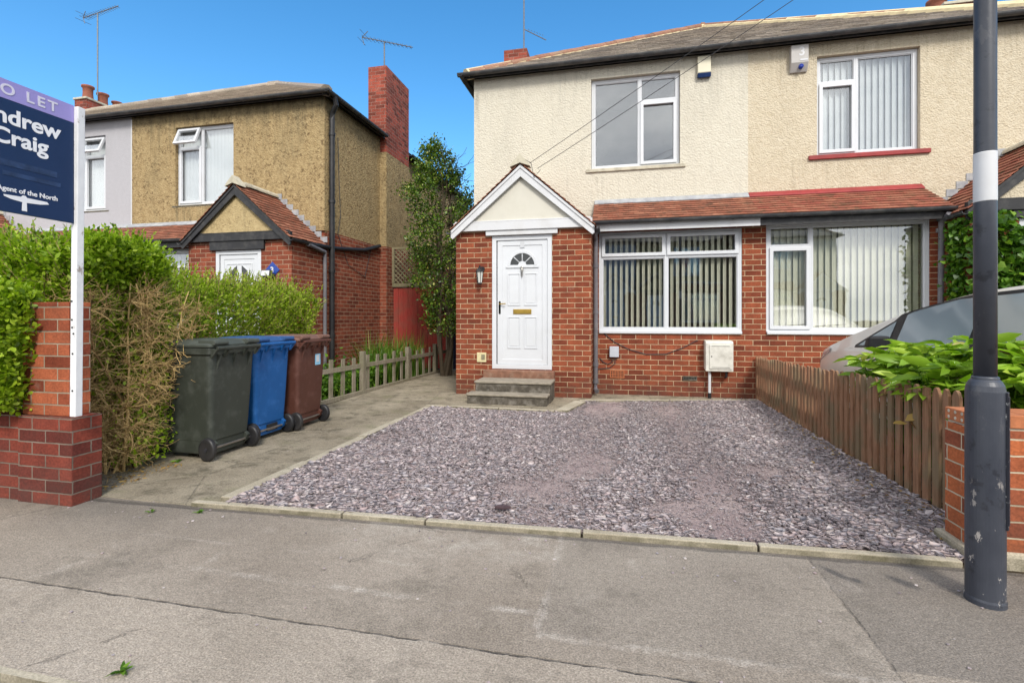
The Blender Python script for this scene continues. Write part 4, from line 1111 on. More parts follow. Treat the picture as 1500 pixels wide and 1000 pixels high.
MB().hexa([(fx-.11, PY-.19, fz-.05), (fx+.09, PY-.19, fz-.05), (fx+.09, PY-.11, fz-.09), (fx-.11, PY-.11, fz-.09),
           (fx-.11, PY-.17, fz+.07), (fx+.09, PY-.17, fz+.07), (fx+.09, PY-.11, fz+.06), (fx-.11, PY-.11, fz+.06)]).build('housing', M['black'], t, bevel=.008)
MB().hexa([(fx-.09, PY-.195, fz-.035), (fx+.07, PY-.195, fz-.035), (fx+.07, PY-.188, fz-.035), (fx-.09, PY-.188, fz-.035),
           (fx-.09, PY-.178, fz+.055), (fx+.07, PY-.178, fz+.055), (fx+.07, PY-.17, fz+.055), (fx-.09, PY-.17, fz+.055)]).build('lens', plain('floodlight_glass', (.6,.62,.62), .15, .1), t)

# aerials
def aerial(mx, my, z0, z1, bl, lab, n=14, tilt=0.0, yaw=0.0, split=.45, ew=.10):
    t = thing('tv_aerial', lab, 'aerial', (mx, my, z0), 'rooftop television aerials')
    MB().tube([(mx, my, z0), (mx, my, z1)], .018, 8).build('mast', M['alu'], t)
    d = Vector((math.cos(yaw), math.sin(yaw), -math.tan(tilt))).normalized(); s = Vector((-math.sin(yaw), math.cos(yaw), 0)); up = d.cross(s)
    c = Vector((mx, my, z1 + .01)); a = c - d*bl*split; b = c + d*bl*(1-split)
    m = MB().tube([a, b], .012, 6)
    for i in range(n):
        p = a + d*(bl*(i+.5)/n); L = ew*(1.25-.6*i/n)
        m.tube([p - s*L - up*.01, p + s*L - up*.01], .006, 4)
        m.tube([p - up*.045, p + up*.045], .005, 4)
    m.build('boom', M['alu'], t)
    r = MB()
    for k in (-1, 1): r.tube([a - d*.02, a + d*.10 + up*.22*k*.8], .010, 5); r.tube([a + s*.2 + up*.1*k, a - s*.2 + up*.1*k], .006, 4)
    r.build('reflector', M['alu'], t)
def place_aer(px, pb, pt, Zy):
    x, zb = on_y(px, pb, Zy); _, zt = on_y(px, pt, Zy); return x, zb, zt
x, a, b = place_aer(143, 140, 20, 11.4)
aerial(x, 11.4, a, b, 1.95, 'tall aerial on the far left chimney stack behind the sign', 16, .10, R(-14), .42)
x, a, b = place_aer(563, 98, 62, 11.6)
aerial(x, 11.6, a, b, 1.45, 'short aerial with spiky boom on the tall brick side chimney', 12, R(17), R(0), .44, .12)
x, a, b = place_aer(767.5, 90, -25, 11.9)
aerial(x, 11.9, a, b, 1.3, 'aerial mast above the cream house, its boom low on the right', 10, R(14), R(10), .4)
o = MB().tube([(x, 11.9, on_y(768, 43, 11.9)[1]), (x+.55, 11.9, on_y(800, 59, 11.9)[1])], .012, 6)
for i in range(6): o.tube([(x+.12+i*.07, 11.9-.08, on_y(768, 43, 11.9)[1]-.06-i*.035), (x+.12+i*.07, 11.9+.08, on_y(768, 43, 11.9)[1]-.0-i*.035)], .006, 4)
tag(o.build('aerial_boom', M['alu']), 'short lower boom clamped to the mast above the cream house roof', 'aerial boom')

# overhead service cables
def sag(A, B, s, n=24):
    A, B = Vector(A), Vector(B)
    return [A.lerp(B, i/n) - Vector((0, 0, s*4*(i/n)*(1-i/n))) for i in range(n+1)]
def cam_pt(px, py, Z):
    u, v = (px-750)/721, (466-py)/721
    return (Z*(-SA + u*CA), Z*(CA + u*SA), CAMZ + Z*v)
a0 = on_y(776, 239, 7.62); b0 = on_y(787, 247, 7.62)
for k, (A, P, lab) in enumerate(((a0, (1363, -176, 5.2), 'upper of the two overhead cables running down to the white gable'), (b0, (1420, -176, 5.2), 'lower of the two overhead cables running down to the white gable'))):
    B = cam_pt(*P)
    o = MB().tube(sag((A[0], 7.62, A[1]), B, .035), .0045, 5).build('overhead_cable', M['wire'])
    tag(o, lab, 'cable', 'overhead service cables')
o = MB().tube([(a0[0]-.1, 7.63, a0[1]+.08), (a0[0]+.02, 7.62, a0[1]), (b0[0]-.05, 7.62, b0[1]-.14), (b0[0]+.05, 7.62, b0[1]-.02)], .005, 5)
tag(o.build('cable_clamp', M['wire']), 'loose loop of cable fixing the overhead lines to the white bargeboard', 'cable')

# ------------------------------------------------------------------ wheelie bins
def bin_mats(c): return plain('bin_plastic', c, .5, .10, 3, .12, .35, dirt=tuple(min(1, x*1.6+.03) for x in c), dirt_scale=7, dirt_amt=.75)
def wheelie(label, c, lidc, x, y, rz, extra=None):
    m = bin_mats(c); ml = bin_mats(lidc)
    t = thing('wheelie_bin', label, 'wheelie bin', (0, 0, 0), 'wheelie bins in a row by the hedge')
    # local: back of the bin faces +x, width along y
    prof = [(.0, -.235, .10, .19), (.05, -.24, .115, .20), (.50, -.30, .13, .235), (.90, -.355, .145, .262), (.93, -.358, .145, .264)]
    def corner(xa, xb, hy, z, r=.045, n=4):
        P = []
        for (cx, cy, a0) in ((xb-r, hy-r, 0), (xa+r, hy-r, 90), (xa+r, -hy+r, 180), (xb-r, -hy+r, 270)):
            for i in range(n+1):
                a = R(a0 + 90*i/n); P.append((cx+r*math.cos(a), cy+r*math.sin(a), z))
        return P
    b = MB(); rings = []
    secs = [(.045, -.34, .19, .225), (.06, -.35, .195, .23), (.16, -.352, .200, .235), (.165, -.352, .212, .238), (.30, -.362, .222, .246), (.60, -.385, .237, .262), (.925, -.412, .252, .278),
            (.93, -.475, .272, .296), (.985, -.478, .274, .298), (.99, -.466, .262, .286)]
    n0 = 0; k = 20
    for (z, xa, xb, hy) in secs: b.v += corner(xa, xb, hy, z)
    for i in range(len(secs)-1):
        for j in range(k): b.f.append((i*k+j, i*k+(j+1) % k, (i+1)*k+(j+1) % k, (i+1)*k+j))
    b.f.append(tuple(range(k))[::-1]); b.f.append(tuple((len(secs)-1)*k+j for j in range(k)))
    # ribs under the rim and wheel recess cheeks
    for yy in (-.20, .20): b.hexa([(.19, yy-.02, .06), (.222, yy-.02, .085), (.222, yy+.02, .085), (.19, yy+.02, .06), (.20, yy-.02, .17), (.248, yy-.02, .14), (.248, yy+.02, .14), (.20, yy+.02, .17)])
    for yy in (-.19, 0, .19): b.hexa([(.24, yy-.008, .80), (.252, yy-.008, .80), (.252, yy+.008, .80), (.24, yy+.008, .80), (.24, yy-.008, .93), (.30, yy-.008, .93), (.30, yy+.008, .93), (.24, yy+.008, .93)])
    b.build('body', m, t, bevel=.004)
    l = MB(); secs = [(.992, -.535, .285, .305), (1.012, -.54, .288, .308), (1.028, -.47, .262, .275), (1.050, -.34, .22, .22), (1.058, -.25, .15, .15)]
    for (z, xa, xb, hy) in secs: l.v += corner(xa, xb, hy, z)
    for i in range(len(secs)-1):
        for j in range(k): l.f.append((i*k+j, i*k+(j+1) % k, (i+1)*k+(j+1) % k, (i+1)*k+j))
    l.f.append(tuple(range(k))[::-1]); l.f.append(tuple((len(secs)-1)*k+j for j in range(k)))
    for yy in (-.20, .20):            # hinge arms of the lid
        l.box(.10, .31, yy-.075, yy-.045, 1.018, 1.052); l.box(.10, .31, yy+.045, yy+.075, 1.018, 1.052)
        l.tube([(.30, yy-.08, 1.03), (.30, yy+.08, 1.03)], .021, 10)
    l.build('lid', ml, t, bevel=.004, seg=2)
    h = MB().tube([(.335, -.27, .985), (.335, .27, .985)], .017, 10)
    for yy in (-.265, -.12, .12, .265): h.hexa([(.255, yy-.012, .90), (.27, yy-.012, .90), (.27, yy+.012, .90), (.255, yy+.012, .90), (.255, yy-.012, .985), (.34, yy-.012, .972), (.34, yy+.012, .972), (.255, yy+.012, .985)])
    h.build('handle', m, t, bevel=.003)
    MB().tube([(.215, -.27, .10), (.215, .27, .10)], .011, 8).build('axle', M['chrome'], t)
    for yy in (-.272, .272):
        wv = MB().lathe([(.062, -.024), (.085, -.026), (.098, -.019), (.102, -.010), (.102, .010), (.098, .019), (.085, .026), (.062, .024)], (.215, yy, .102), 28, 'y')
        wh = wv.build('wheel', M['black'], t, smooth=True)
        hb = MB().lathe([(.063, -.012), (.063, .012)], (.215, yy, .102), 24, 'y').lathe([(.018, -.03), (.018, .03)], (.215, yy, .102), 12, 'y')
        for q in range(8):
            a = 2*math.pi*q/8
            hb.tube([(.262+.016*math.cos(a), yy, .102+.016*math.sin(a)), (.262+.062*math.cos(a), yy, .102+.062*math.sin(a))], .017, 6) if False else hb.hexa([(.215+r_*math.cos(a)+w_*math.sin(a), yy+d_, .102+r_*math.sin(a)-w_*math.cos(a)) for d_ in (-.017, .017) for (r_, w_) in ((.016, -.005), (.062, -.005), (.062, .005), (.016, .005))])
        hb.build('hub', M['hub'], wh)
    if extra: extra(t)
    t.location = (x, y, .004); t.rotation_euler = (0, 0, rz); t.scale = (.82, .96, 1)
    return t
M['hub'] = plain('dark_hub_plastic', (.035,.035,.04), .45, .2, 20)
def sticker(t):
    MB().box(.2455, .2475, .06, .17, .70, .86).build('sticker', plain('pale_blue_sticker', (.25,.50,.68), .4, .1, 30), t)
    MB().box(.2476, .2486, .085, .145, .735, .815).build('sticker_panel', M['whitewood'], t)
def recess(t):
    MB().box(.196, .216, -.05, .11, .075, .145).build('recess', M['black'], t, bevel=.003)
    MB().box(.214, .220, -.05, .07, .085, .097).build('catch', M['chrome'], t)
wheelie('dark green bin with lid, nearest the pavement', (.040,.045,.036), (.062,.070,.058), -3.69, 3.87, R(0), None)
wheelie('blue bin with mid blue lid, between the green and brown ones', (.008,.085,.27), (.03,.085,.22), -3.75, 4.475, R(0), recess)
wheelie('brown bin with a white and blue sticker near the top of its back', (.085,.032,.022), (.16,.085,.065), -3.695, 5.06, R(1), sticker)

# ------------------------------------------------------------------ TO LET sign
t = thing('to_let_sign', 'navy and lavender TO LET board on a white wooden post fixed to the brick pier', 'sign', (-3.46, 2.52, .58))
pm = MB().hexa([(-3.500, 2.500, .61), (-3.452, 2.500, .61), (-3.452, 2.545, .61), (-3.500, 2.545, .61), (-3.476, 2.500, 2.62), (-3.428, 2.500, 2.62), (-3.428, 2.545, 2.62), (-3.476, 2.545, 2.62)])
k = NM('flaking_white_post', .6, .3)
c = k.mix(k.rng(k.noise(8, 5), .3, .7), (.66,.66,.67), (.76,.76,.76)); c = k.mix(k.rng(k.noise(22, 6, .7, stretch=(1,1,.4)), .60, .68, 0, .85), c, (.20,.13,.08)); k.color(c); k.bump(k.noise(40, 4), .4, .003)
po = pm.build('post', k.m, t, bevel=.004)
for zz in (.78, 1.02, 1.15, 1.19, 1.24, 1.36): MB().lathe([(.006, -.003), (.006, .001)], (-3.472+.008*math.sin(zz*40), 2.4995, zz), 8, 'y').build('screw', M['black'], po)
navy = plain('navy_board', (.010,.028,.085), .4, .06, 4); lav = plain('lavender_band', (.30,.26,.56), .4, .04, 4)
bx = -3.468; y0_, y1_ = 1.975, 2.498
MB().box(bx-.012, bx+.008, y0_, y1_, 1.865, 2.512).build('board', navy, t)
MB().box(bx-.012, bx+.008, y0_, y1_, 2.514, 2.625).build('board_band', lav, t)
AX = ((0,1,0), (0,0,1)); fx_ = bx + .0092; wh = plain('white_lettering', (.78,.78,.80), .4, .02)
letter(t, 'TO LET', .084, (fx_, 2.222, 2.541), plain('pale_lettering', (.62,.60,.70), .4, .02), AX, bold=.0018, sx=1.05, space=1.32)
letter(t, 'Andrew', .125, (fx_, 2.418, 2.376), wh, AX, 'RIGHT', bold=.0032, sx=1.04)
letter(t, 'Craig', .125, (fx_, 2.350, 2.258), wh, AX, 'RIGHT', bold=.0032, sx=1.04)
letter(t, 'Estate Agent of the North', .040, (fx_, 2.404, 1.985), wh, AX, 'RIGHT', bold=.0008, sx=.98)
em = MB().prism([(2.125, 1.962), (2.21, 1.966), (2.218, 1.976), (2.232, 1.976), (2.24, 1.966), (2.345, 1.965), (2.355, 1.952), (2.31, 1.942), (2.238, 1.936), (2.240, 1.885), (2.214, 1.885), (2.216, 1.936), (2.16, 1.942), (2.128, 1.952)], 'x', fx_ - .001, fx_ + .0008)
em.build('emblem', wh, t)
smg = plain('smudged_line', (.022,.045,.11), .5, .5, 12)
MB().box(fx_-.001, fx_+.0004, 2.06, 2.40, 2.13, 2.165).build('faded_line', smg, t, bevel=.0)
MB().box(fx_-.001, fx_+.0004, 2.12, 2.42, 2.075, 2.10).build('faded_line', smg, t)

# ------------------------------------------------------------------ left brick pier and low wall
t = thing('brick_pier', 'square red brick gate pier on a wider dark brick base, left edge', 'brick pier', (-3.8, 2.7, 0))
MB().box(-4.03, -3.56, 2.555, 2.755, -.1, .585).build('base', M['brick_plinth'], t, bevel=.006)
MB().box(-4.05, -3.635, 2.595, 2.735, .586, 1.36).build('shaft', M['brick_pier'], t, bevel=.006)
t = MB().box(-9.5, -4.033, 2.575, 2.75, -.1, .585).build('boundary_wall', M['brick_plinth'], bevel=.006)
tag(t, 'low dark red brick wall under the hedge, running left from the pier', 'wall')
# right pier and wall
t = thing('brick_pier', 'orange brick gate pier behind the lamp post, with perforated top brick', 'brick pier', (1.95, 3.1, 0))
MB().box(1.755, 2.20, 2.96, 3.19, -.1, .685).build('shaft', M['brick_new'], t, bevel=.004)
hb = MB().box(1.755, 1.985, 2.96, 3.19, .695, .762)
hb.box(1.99, 2.20, 2.962, 3.188, .695, .762)
cp = hb.build('top_bricks', M['brick_plain'] if 'brick_plain' in M else plain('orange_top_brick', (.42,.15,.065), .85, .2, 25, .3), t, bevel=.005)
MB().box(1.765, 2.19, 2.97, 3.18, .684, .696).build('mortar_bed', M['mortar_grey'] if 'mortar_grey' in M else plain('mortar_grey', (.45,.40,.32), .9, .1), t)
hl = MB()
for i in range(4):
    for j in range(2): hl.lathe([(.009, -.0012), (.009, .001)], (1.7545, 2.995+i*.053, .713+j*.032), 10, 'x')
hl.build('brick_holes', plain('pale_hole_mortar', (.5,.45,.36), .9, .3, 30), cp)
MB().box(1.72, 1.99, 2.93, 3.24, -.1, .075).build('footing', M['edging'], t, bevel=.02)
t = MB().box(2.204, 7.5, 2.98, 3.19, -.1, .74).build('boundary_wall', M['brick_new'], bevel=.005)
tag(t, 'orange brick front garden wall at the right edge beyond the lamp post', 'wall')

# ------------------------------------------------------------------ lamp post
LX, LYY = 1.57, 2.575
t = thing('lamp_post', 'dark blue grey steel lamp post with a white band and thicker scuffed base', 'lamp post', (LX, LYY, 0))
k = NM('lamp_post_paint', .42, .45)
c = k.mix(k.rng(k.noise(5, 6, .65, stretch=(1,1,.5)), .3, .7), (.030,.034,.047), (.056,.062,.078))
chip = k.math('MULTIPLY', k.rng(k.noise(14, 6, .72, stretch=(1,1,.45)), .605, .63), 1)
sepz = k.n('ShaderNodeSeparateXYZ'); k.l(k.tc.outputs['Object'], sepz.inputs[0])
c = k.mix(k.math('MULTIPLY', chip, k.rng(sepz.outputs['Z'], .1, .75, 1, .05)), c, (.50,.46,.42))
c = k.mix(k.rng(k.noise(11, 5, .7), .58, .64, 0, .5), c, (.009,.009,.013))
k.color(c); k.bump(k.noise(30, 5), .15, .004); M['post'] = k.m
b = MB().lathe([(.071, -.05), (.071, .02), (.068, .03), (.068, .93), (.064, .955), (.056, .972), (.0445, .985)], (LX, LYY, 0), 40)
b.build('base', M['post'], t, smooth=False)
MB().lathe([(.0465, .978), (.0475, .984), (.0465, .992), (.0405, .996)], (LX, LYY, 0), 40).build('collar', M['post'], t, smooth=True)
MB().lathe([(.0398, .99), (.0396, 1.765), (.039, 1.98), (.0385, 2.6), (.036, 5.6)], (LX, LYY, 0), 40).build('shaft', M['post'], t, smooth=True)
MB().lathe([(.0402, 1.762), (.0404, 1.765), (.0400, 1.975), (.0398, 1.978)], (LX, LYY, 0), 40).build('white_band', M['whitewood'], t, smooth=True)
MB().tube([(LX, LYY, 5.5), (LX, LYY-.1, 5.75), (LX, LYY-.6, 5.9)], .03, 10).build('arm', M['post'], t, smooth=True)
MB().lathe([(.03, -.25), (.11, -.15), (.13, .1), (.09, .28), (.02, .32)], (LX, LYY-.85, 5.9), 16, 'y').build('lamp_head', M['alu'], t, smooth=True)
# access door on the right of the base, standing slightly proud
dm = MB(); a0, a1 = R(-52), R(2); n = 8
for z0_, z1_, rr in ((.34, .93, .0755), (.36, .91, .078)):
    P = []
    pad = 0 if rr < .077 else .06
    for i in range(n+1):
        a = lerp(a0+pad, a1-pad, i/n); P.append((LX+rr*math.cos(a), LYY+rr*math.sin(a)))
    for i in range(n, -1, -1):
        a = lerp(a0+pad, a1-pad, i/n); P.append((LX+.066*math.cos(a), LYY+.066*math.sin(a)))
    for i in range(n):
        q = [P[i], P[i+1], P[2*n-i], P[2*n+1-i]]
        dm.prism(q, 'z', z0_, z1_)
k = NM('chipped_door_paint', .5, .4)
c = k.mix(k.rng(k.noise(34, 6, .7), .60, .65), (.02,.022,.032), (.45,.46,.46)); k.color(c)
dd = dm.build('access_door', k.m, t)

# ------------------------------------------------------------------ fences
def wood(name, a, b, green, gamt):
    k = NM(name, .85, .2)
    g = k.noise(9, 6, .65, stretch=(6, 6, .7))
    c = k.mix(k.rng(g, .3, .7), a, b)
    c = k.mix(1, c, k.rng(k.island(), 0, 1, .7, 1.2), 'MULTIPLY')
    sp_ = k.n('ShaderNodeSeparateXYZ'); k.l(k.tc.outputs['Object'], sp_.inputs[0])
    c = k.mix(k.rng(k.noise(3, 5, .6), .46, .62, 0, gamt), c, green)
    k.color(c); k.bump(k.noise(16, 6, .7, stretch=(8, 8, .6)), .5, .005); return k.m
M['brownfence'] = wood('brown_stained_wood', (.18,.088,.048), (.33,.185,.11), (.16,.14,.085), .65)
M['oldwood'] = wood('weathered_wood', (.18,.15,.105), (.32,.28,.215), (.14,.14,.075), .4)
M['redfence'] = wood('red_stained_boards', (.26,.035,.028), (.36,.06,.045), (.14,.09,.06), .4)
M['greenwood'] = wood('trellis_wood', (.20,.17,.10), (.28,.24,.15), (.13,.13,.07), .5)
t = thing('picket_fence', 'brown stained fence of close vertical pales between gravel and parked car', 'fence', (2.0, 3.2, 0))
yv = 3.27; i = 0
while yv < 8.2:
    q = (yv - 3.27) / 4.95
    hh = lerp(.84, .66, q**.75) + random.uniform(-.012, .012)
    wq = random.uniform(.056, .070); xf = 2.0 + .045*q; lean = random.uniform(-.006, .006); tk = .018
    top = [(yv - wq/2 + lean, hh - .042), (yv - wq*.22 + lean, hh - .008), (yv + lean, hh), (yv + wq*.22 + lean, hh - .008), (yv + wq/2 + lean, hh - .042)]
    if random.random() < .35: top = [(yv - wq/2 + lean, hh - .012), (yv + wq/2 + lean, hh - .004)]
    prof = [(yv - wq/2, .01)] + top + [(yv + wq/2, .01)]
    dx = random.uniform(-.004, .004)
    MB().prism(prof, 'x', xf - tk + dx, xf + dx).build('pale', M['brownfence'], t)
    yv += random.uniform(.104, .114); i += 1
for zz in (.20, .52):
    MB().hexa([(2.008, 3.22, zz-.03), (2.045, 3.22, zz-.03), (2.09, 8.22, zz-.03), (2.055, 8.22, zz-.03), (2.008, 3.22, zz+.04), (2.045, 3.22, zz+.04), (2.09, 8.22, zz+.04), (2.055, 8.22, zz+.04)]).build('rail', M['brownfence'], t)
for yy in (3.25, 5.0, 6.7, 8.15): MB().box(2.055, 2.125, yy, yy+.07, -.1, .62).build('post', M['brownfence'], t)

t = thing('picket_fence', 'old grey wooden picket fence with wide gaps beside the concrete path', 'fence', (-4.25, 6.4, 0))
def fxl(y): return -4.30 + (y - 6.2) * .035
for yy in (5.85, 7.5, 9.15, 10.5):
    hh = .68 + random.uniform(-.02, .02); x = fxl(yy)
    MB().box(x-.005, x+.07, yy-.045, yy+.045, -.1, hh).build('post', M['oldwood'], t, bevel=.006)
for (ya, yb) in ((5.9, 7.45), (7.55, 9.1), (9.2, 10.45), (10.55, 11.15)):
    n = max(2, round((yb-ya)/.32)) 
    for k_ in range(n):
        yy = lerp(ya, yb, (k_+.55)/n) + random.uniform(-.015, .015); x = fxl(yy); hh = .60 + random.uniform(-.03, .03); ln = random.uniform(-.012, .012)
        MB().hexa([(x-.02, yy-.045, .03), (x, yy-.045, .03), (x, yy+.045, .03), (x-.02, yy+.045, .03), (x-.02+ln, yy-.045+ln, hh), (x+ln, yy-.045+ln, hh), (x+ln, yy+.045+ln, hh), (x-.02+ln, yy+.045+ln, hh)]).build('picket', M['oldwood'], t)
    xa, xb = fxl(ya), fxl(yb); j = random.uniform(-.01, .01)
    MB().hexa([(xa+.001, ya-.06, .42+j), (xa+.03, ya-.06, .42+j), (xb+.03, yb+.06, .42), (xb+.001, yb+.06, .42), (xa+.001, ya-.06, .49+j), (xa+.03, ya-.06, .49+j), (xb+.03, yb+.06, .49), (xb+.001, yb+.06, .49)]).build('rail', M['oldwood'], t)
MB().hexa([(-4.30, 5.6, -.05), (-4.24, 5.6, -.05), (-4.06, 11.1, -.05), (-4.12, 11.1, -.05), (-4.30, 5.6, .05), (-4.24, 5.6, .05), (-4.06, 11.1, .05), (-4.12, 11.1, .05)]).build('gravel_board', M['oldwood'], t)

t = thing('fence_panel', 'red stained board fence topped with diamond trellis at the end of the passage', 'fence', (-5.0, 11.4, 0))
for i in range(11):
    x = -5.57 + i*.13
    MB().box(x+.003, x+.127, 11.40 + .004*(i % 2), 11.42 + .004*(i % 2), .02, 2.0 + random.uniform(-.01, .01)).build('board', M['redfence'], t)
MB().box(-5.60, -4.12, 11.36, 11.42, 2.03, 2.12).build('rail', M['greenwood'], t)
MB().box(-5.60, -5.53, 11.35, 11.42, 2.121, 3.02).build('post', M['greenwood'], t)
MB().box(-5.53, -4.0, 11.36, 11.40, 2.97, 3.02).build('rail', M['greenwood'], t)
tr_ = MB(); W, H = 1.5, .85
for sgn in (1, -1):
    c = -H
    while c < W:
        a, b = max(c, 0), min(c + H, W)
        if b > a:
            za, zb = (a - c, b - c)
            if sgn < 0: za, zb = H - za, H - zb
            yy = 11.375 + (.012 if sgn > 0 else 0)
            tr_.tube([(-5.53 + a, yy, 2.12 + za), (-5.53 + b, yy, 2.12 + zb)], .015, 4)
        c += .115
tr_.build('trellis', M['greenwood'], t)
t = thing('garden_gate', 'dark navy boarded gate in shade at the end of the path', 'gate', (-3.4, 11.2, 0))
M['navygate'] = wood('navy_boards', (.012,.014,.035), (.022,.025,.055), (.02,.02,.03), .3)
for i in range(9): MB().box(-3.93 + i*.14 + .003, -3.93 + (i+1)*.14 - .003, 11.2, 11.22, .03, 1.95).build('board', M['navygate'], t)
for zz in (.3, 1.65): MB().box(-3.93, -2.68, 11.222, 11.25, zz, zz+.09).build('rail', M['navygate'], t)
t = thing('fence_panel', 'weathered brown boards between the red panel and the navy gate', 'fence', (-4.05, 11.3, 0))
for i in range(3): MB().box(-4.14 + i*.075, -4.14 + (i+1)*.075 - .004, 11.28, 11.30, .02, 1.8 + .02*i).build('board', M['oldwood'], t)
# ------------------------------------------------------------------ parked car
def car():
    t = thing('parked_car', 'silver beige hatchback parked nose to the house behind the brown fence', 'car', (0, 0, 0))
    def I(x, xs, ys):                       # smooth interpolation
        xs = np.array(xs, float); ys = np.array(ys, float)
        m = np.gradient(ys, xs); x = np.clip(x, xs[0], xs[-1]); i = np.clip(np.searchsorted(xs, x) - 1, 0, len(xs)-2)
        h = xs[i+1]-xs[i]; q = (x-xs[i])/h
        return (2*q**3-3*q**2+1)*ys[i] + (q**3-2*q**2+q)*h*m[i] + (-2*q**3+3*q**2)*ys[i+1] + (q**3-q**2)*h*m[i+1]
    S = [0, .06, .2, .45, .75, 1.02, 1.35, 1.75, 2.1, 2.5, 3.0, 3.4, 3.7, 3.82, 3.86]
    ZT = [.60, .70, .79, .87, .955, 1.035, 1.15, 1.285, 1.375, 1.455, 1.495, 1.46, 1.36, 1.0, .75]
    ZB = [.50, .60, .69, .76, .83, .89, .92, .935, .945, .955, .975, 1.0, 1.02, .85, .65]
    WW = [.52, .62, .72, .79, .825, .84, .845, .845, .845, .845, .84, .825, .79, .74, .68]
    zt = lambda s: I(s, S, ZT); zb = lambda s: np.minimum(I(s, S, ZB), zt(s)-.05); ww = lambda s: I(s, S, WW)
    def surf(s, q):                         # q 0..1: sill to belt; 1..2: belt to the roof centre
        s = float(s)
        if q <= 1:
            z = lerp(.22, zb(s), q); b = 1 - .07*(1-q)**2 - .03*(2*q-1.1)**2*(q > .55)
            return ww(s)*b, z
        p = q - 1
        # p along the arc: height rises fast, then closes across the roof
        h = 1 - (1 - min(1, p/.72))**1.15 if p < .72 else 1
        hh = min(p/.72, 1) * .90
        cab = np.clip((zt(s) - zb(s) - .12)/.35, 0, 1)
        tum = lerp(.04, .20, cab)
        if p < .72: return ww(s)*(.975 - tum*hh/.9), lerp(zb(s), zt(s), hh)
        r = (p - .72)/.28
        return ww(s)*(.975 - tum)*(1 - r)**.8*1.0, zt(s) - (zt(s)-zb(s))*.10*(1-r)**2.2
    def world(s, y, z, sg=1): return (-sg*y, -s, z)     # local: nose at the origin looking +y, left side at -x
    ss = np.concatenate([np.linspace(0, .3, 8), np.linspace(.35, 3.6, 56), np.linspace(3.65, 3.86, 7)])
    qs = np.concatenate([np.linspace(0, 1, 12), np.linspace(1.06, 1.72, 12), np.linspace(1.76, 2, 9)])
    b = MB(); K = len(qs)
    for sg in (1, -1):
        n0 = len(b.v)
        for s in ss:
            for q in qs:
                y, z = surf(s, q); b.v.append(world(s, y, z, sg))
        for i in range(len(ss)-1):
            for j in range(K-1): b.f.append((n0+i*K+j, n0+(i+1)*K+j, n0+(i+1)*K+j+1, n0+i*K+j+1))
        b.f.append(tuple(n0+j for j in range(K))); b.f.append(tuple(n0+(len(ss)-1)*K+j for j in range(K)))
    # floor
    paint = NM('metallic_silver_beige', .28, .5); paint.b.inputs['Metallic'].default_value = .25; paint.color(paint.mix(paint.rng(paint.noise(3,4), .3, .7), (.66,.63,.58), (.72,.69,.64)))
    paint.b.inputs['Coat Weight'].default_value = .6
    o = b.build('body', paint.m, t, smooth=True)
    MB().box(-.78, .78, -3.7, -.15, .16, .30).build('underbody', M['black'], t)
    gm = NM('car_glass', .04, .6); gm.color((.21,.26,.29)); gm.b.inputs['IOR'].default_value = 2.1; gm.b.inputs['Roughness'].default_value = .10
    def qz(s, z):                            # q of a height above the belt
        p = (z - zb(s))/(zt(s) - zb(s)); return 1 + min(p/.9, 1)*.72
    def patch(name, mat, s_list, lo, hi, off, sg, par, n=6):
        m = MB(); n0 = 0
        for s in s_list:
            for k_ in range(n+1):
                z = lerp(lo(s), hi(s), k_/n); y, z2 = surf(s, qz(s, z) if z > zb(s) else max(0, (z-.22)/(zb(s)-.22)))
                m.v.append(world(s, y+off, z2+off*.4, sg))
        for i in range(len(s_list)-1):
            for k_ in range(n): m.f.append((i*(n+1)+k_, (i+1)*(n+1)+k_, (i+1)*(n+1)+k_+1, i*(n+1)+k_+1))
        return m.build(name, mat, par, smooth=True, fixn=True)
    roofline = lambda s: lerp(zb(s), zt(s), .85)
    for sg in (1, -1):
        g0 = patch('window_surround', M['black'], np.linspace(1.20, 3.55, 34), lambda s: zb(s)-.006, lambda s: min(roofline(s)+.02, lerp(zb(1.20), zb(1.20)+.02+.52*(s-1.20), 1) if s < 1.75 else 9, zb(s)+.45 - max(0, s-3.25)*.75), .003, sg, t)
        # triangular quarter light, front door and rear door windows
        def top1(s): return min(roofline(s), zb(s) + .012 + .50*(s-1.26))
        for a_, b_ in ((1.27, 1.74), (1.86, 2.70), (2.78, 3.34)):
            patch('side_window', gm.m, np.linspace(a_, b_, 14), lambda s: zb(s)+.015, (lambda s: min(top1(s), zb(s)+.42-max(0, s-3.1)*.9)), .006, sg, t)
        for sdoor in (1.80, 2.74, 3.40):
            pts = []
            for q in np.linspace(.12, 1.0, 10):
                y, z = surf(sdoor + .05*(1-q), q); pts.append(world(sdoor+.05*(1-q), y+.001, z, sg))
            MB().tube(pts, .004, 5).build('door_seam', M['black'], t)
        for sh in (2.42, 3.15):
            y, z = surf(sh, .86); MB().box(*( (-y*sg-.018, -y*sg+.018)), -sh-.09, -sh+.09, z-.012, z+.012).build('door_handle', paint.m, t, bevel=.008)
        # headlight
        patch('headlight', plain('headlight_lens', (.42,.44,.46), .08, .25, 18, 0, .6, .4), np.linspace(.07, .62, 12), lambda s: zb(s)-.08+.10*(s/.62), lambda s: zb(s)+.03+.035*(s/.62), .004, sg, t)
        y, z = surf(1.62, 1.0)
        y, z = surf(1.84, 1.0); xa_, xb_ = -sg*(y+.03), -sg*(y+.21)
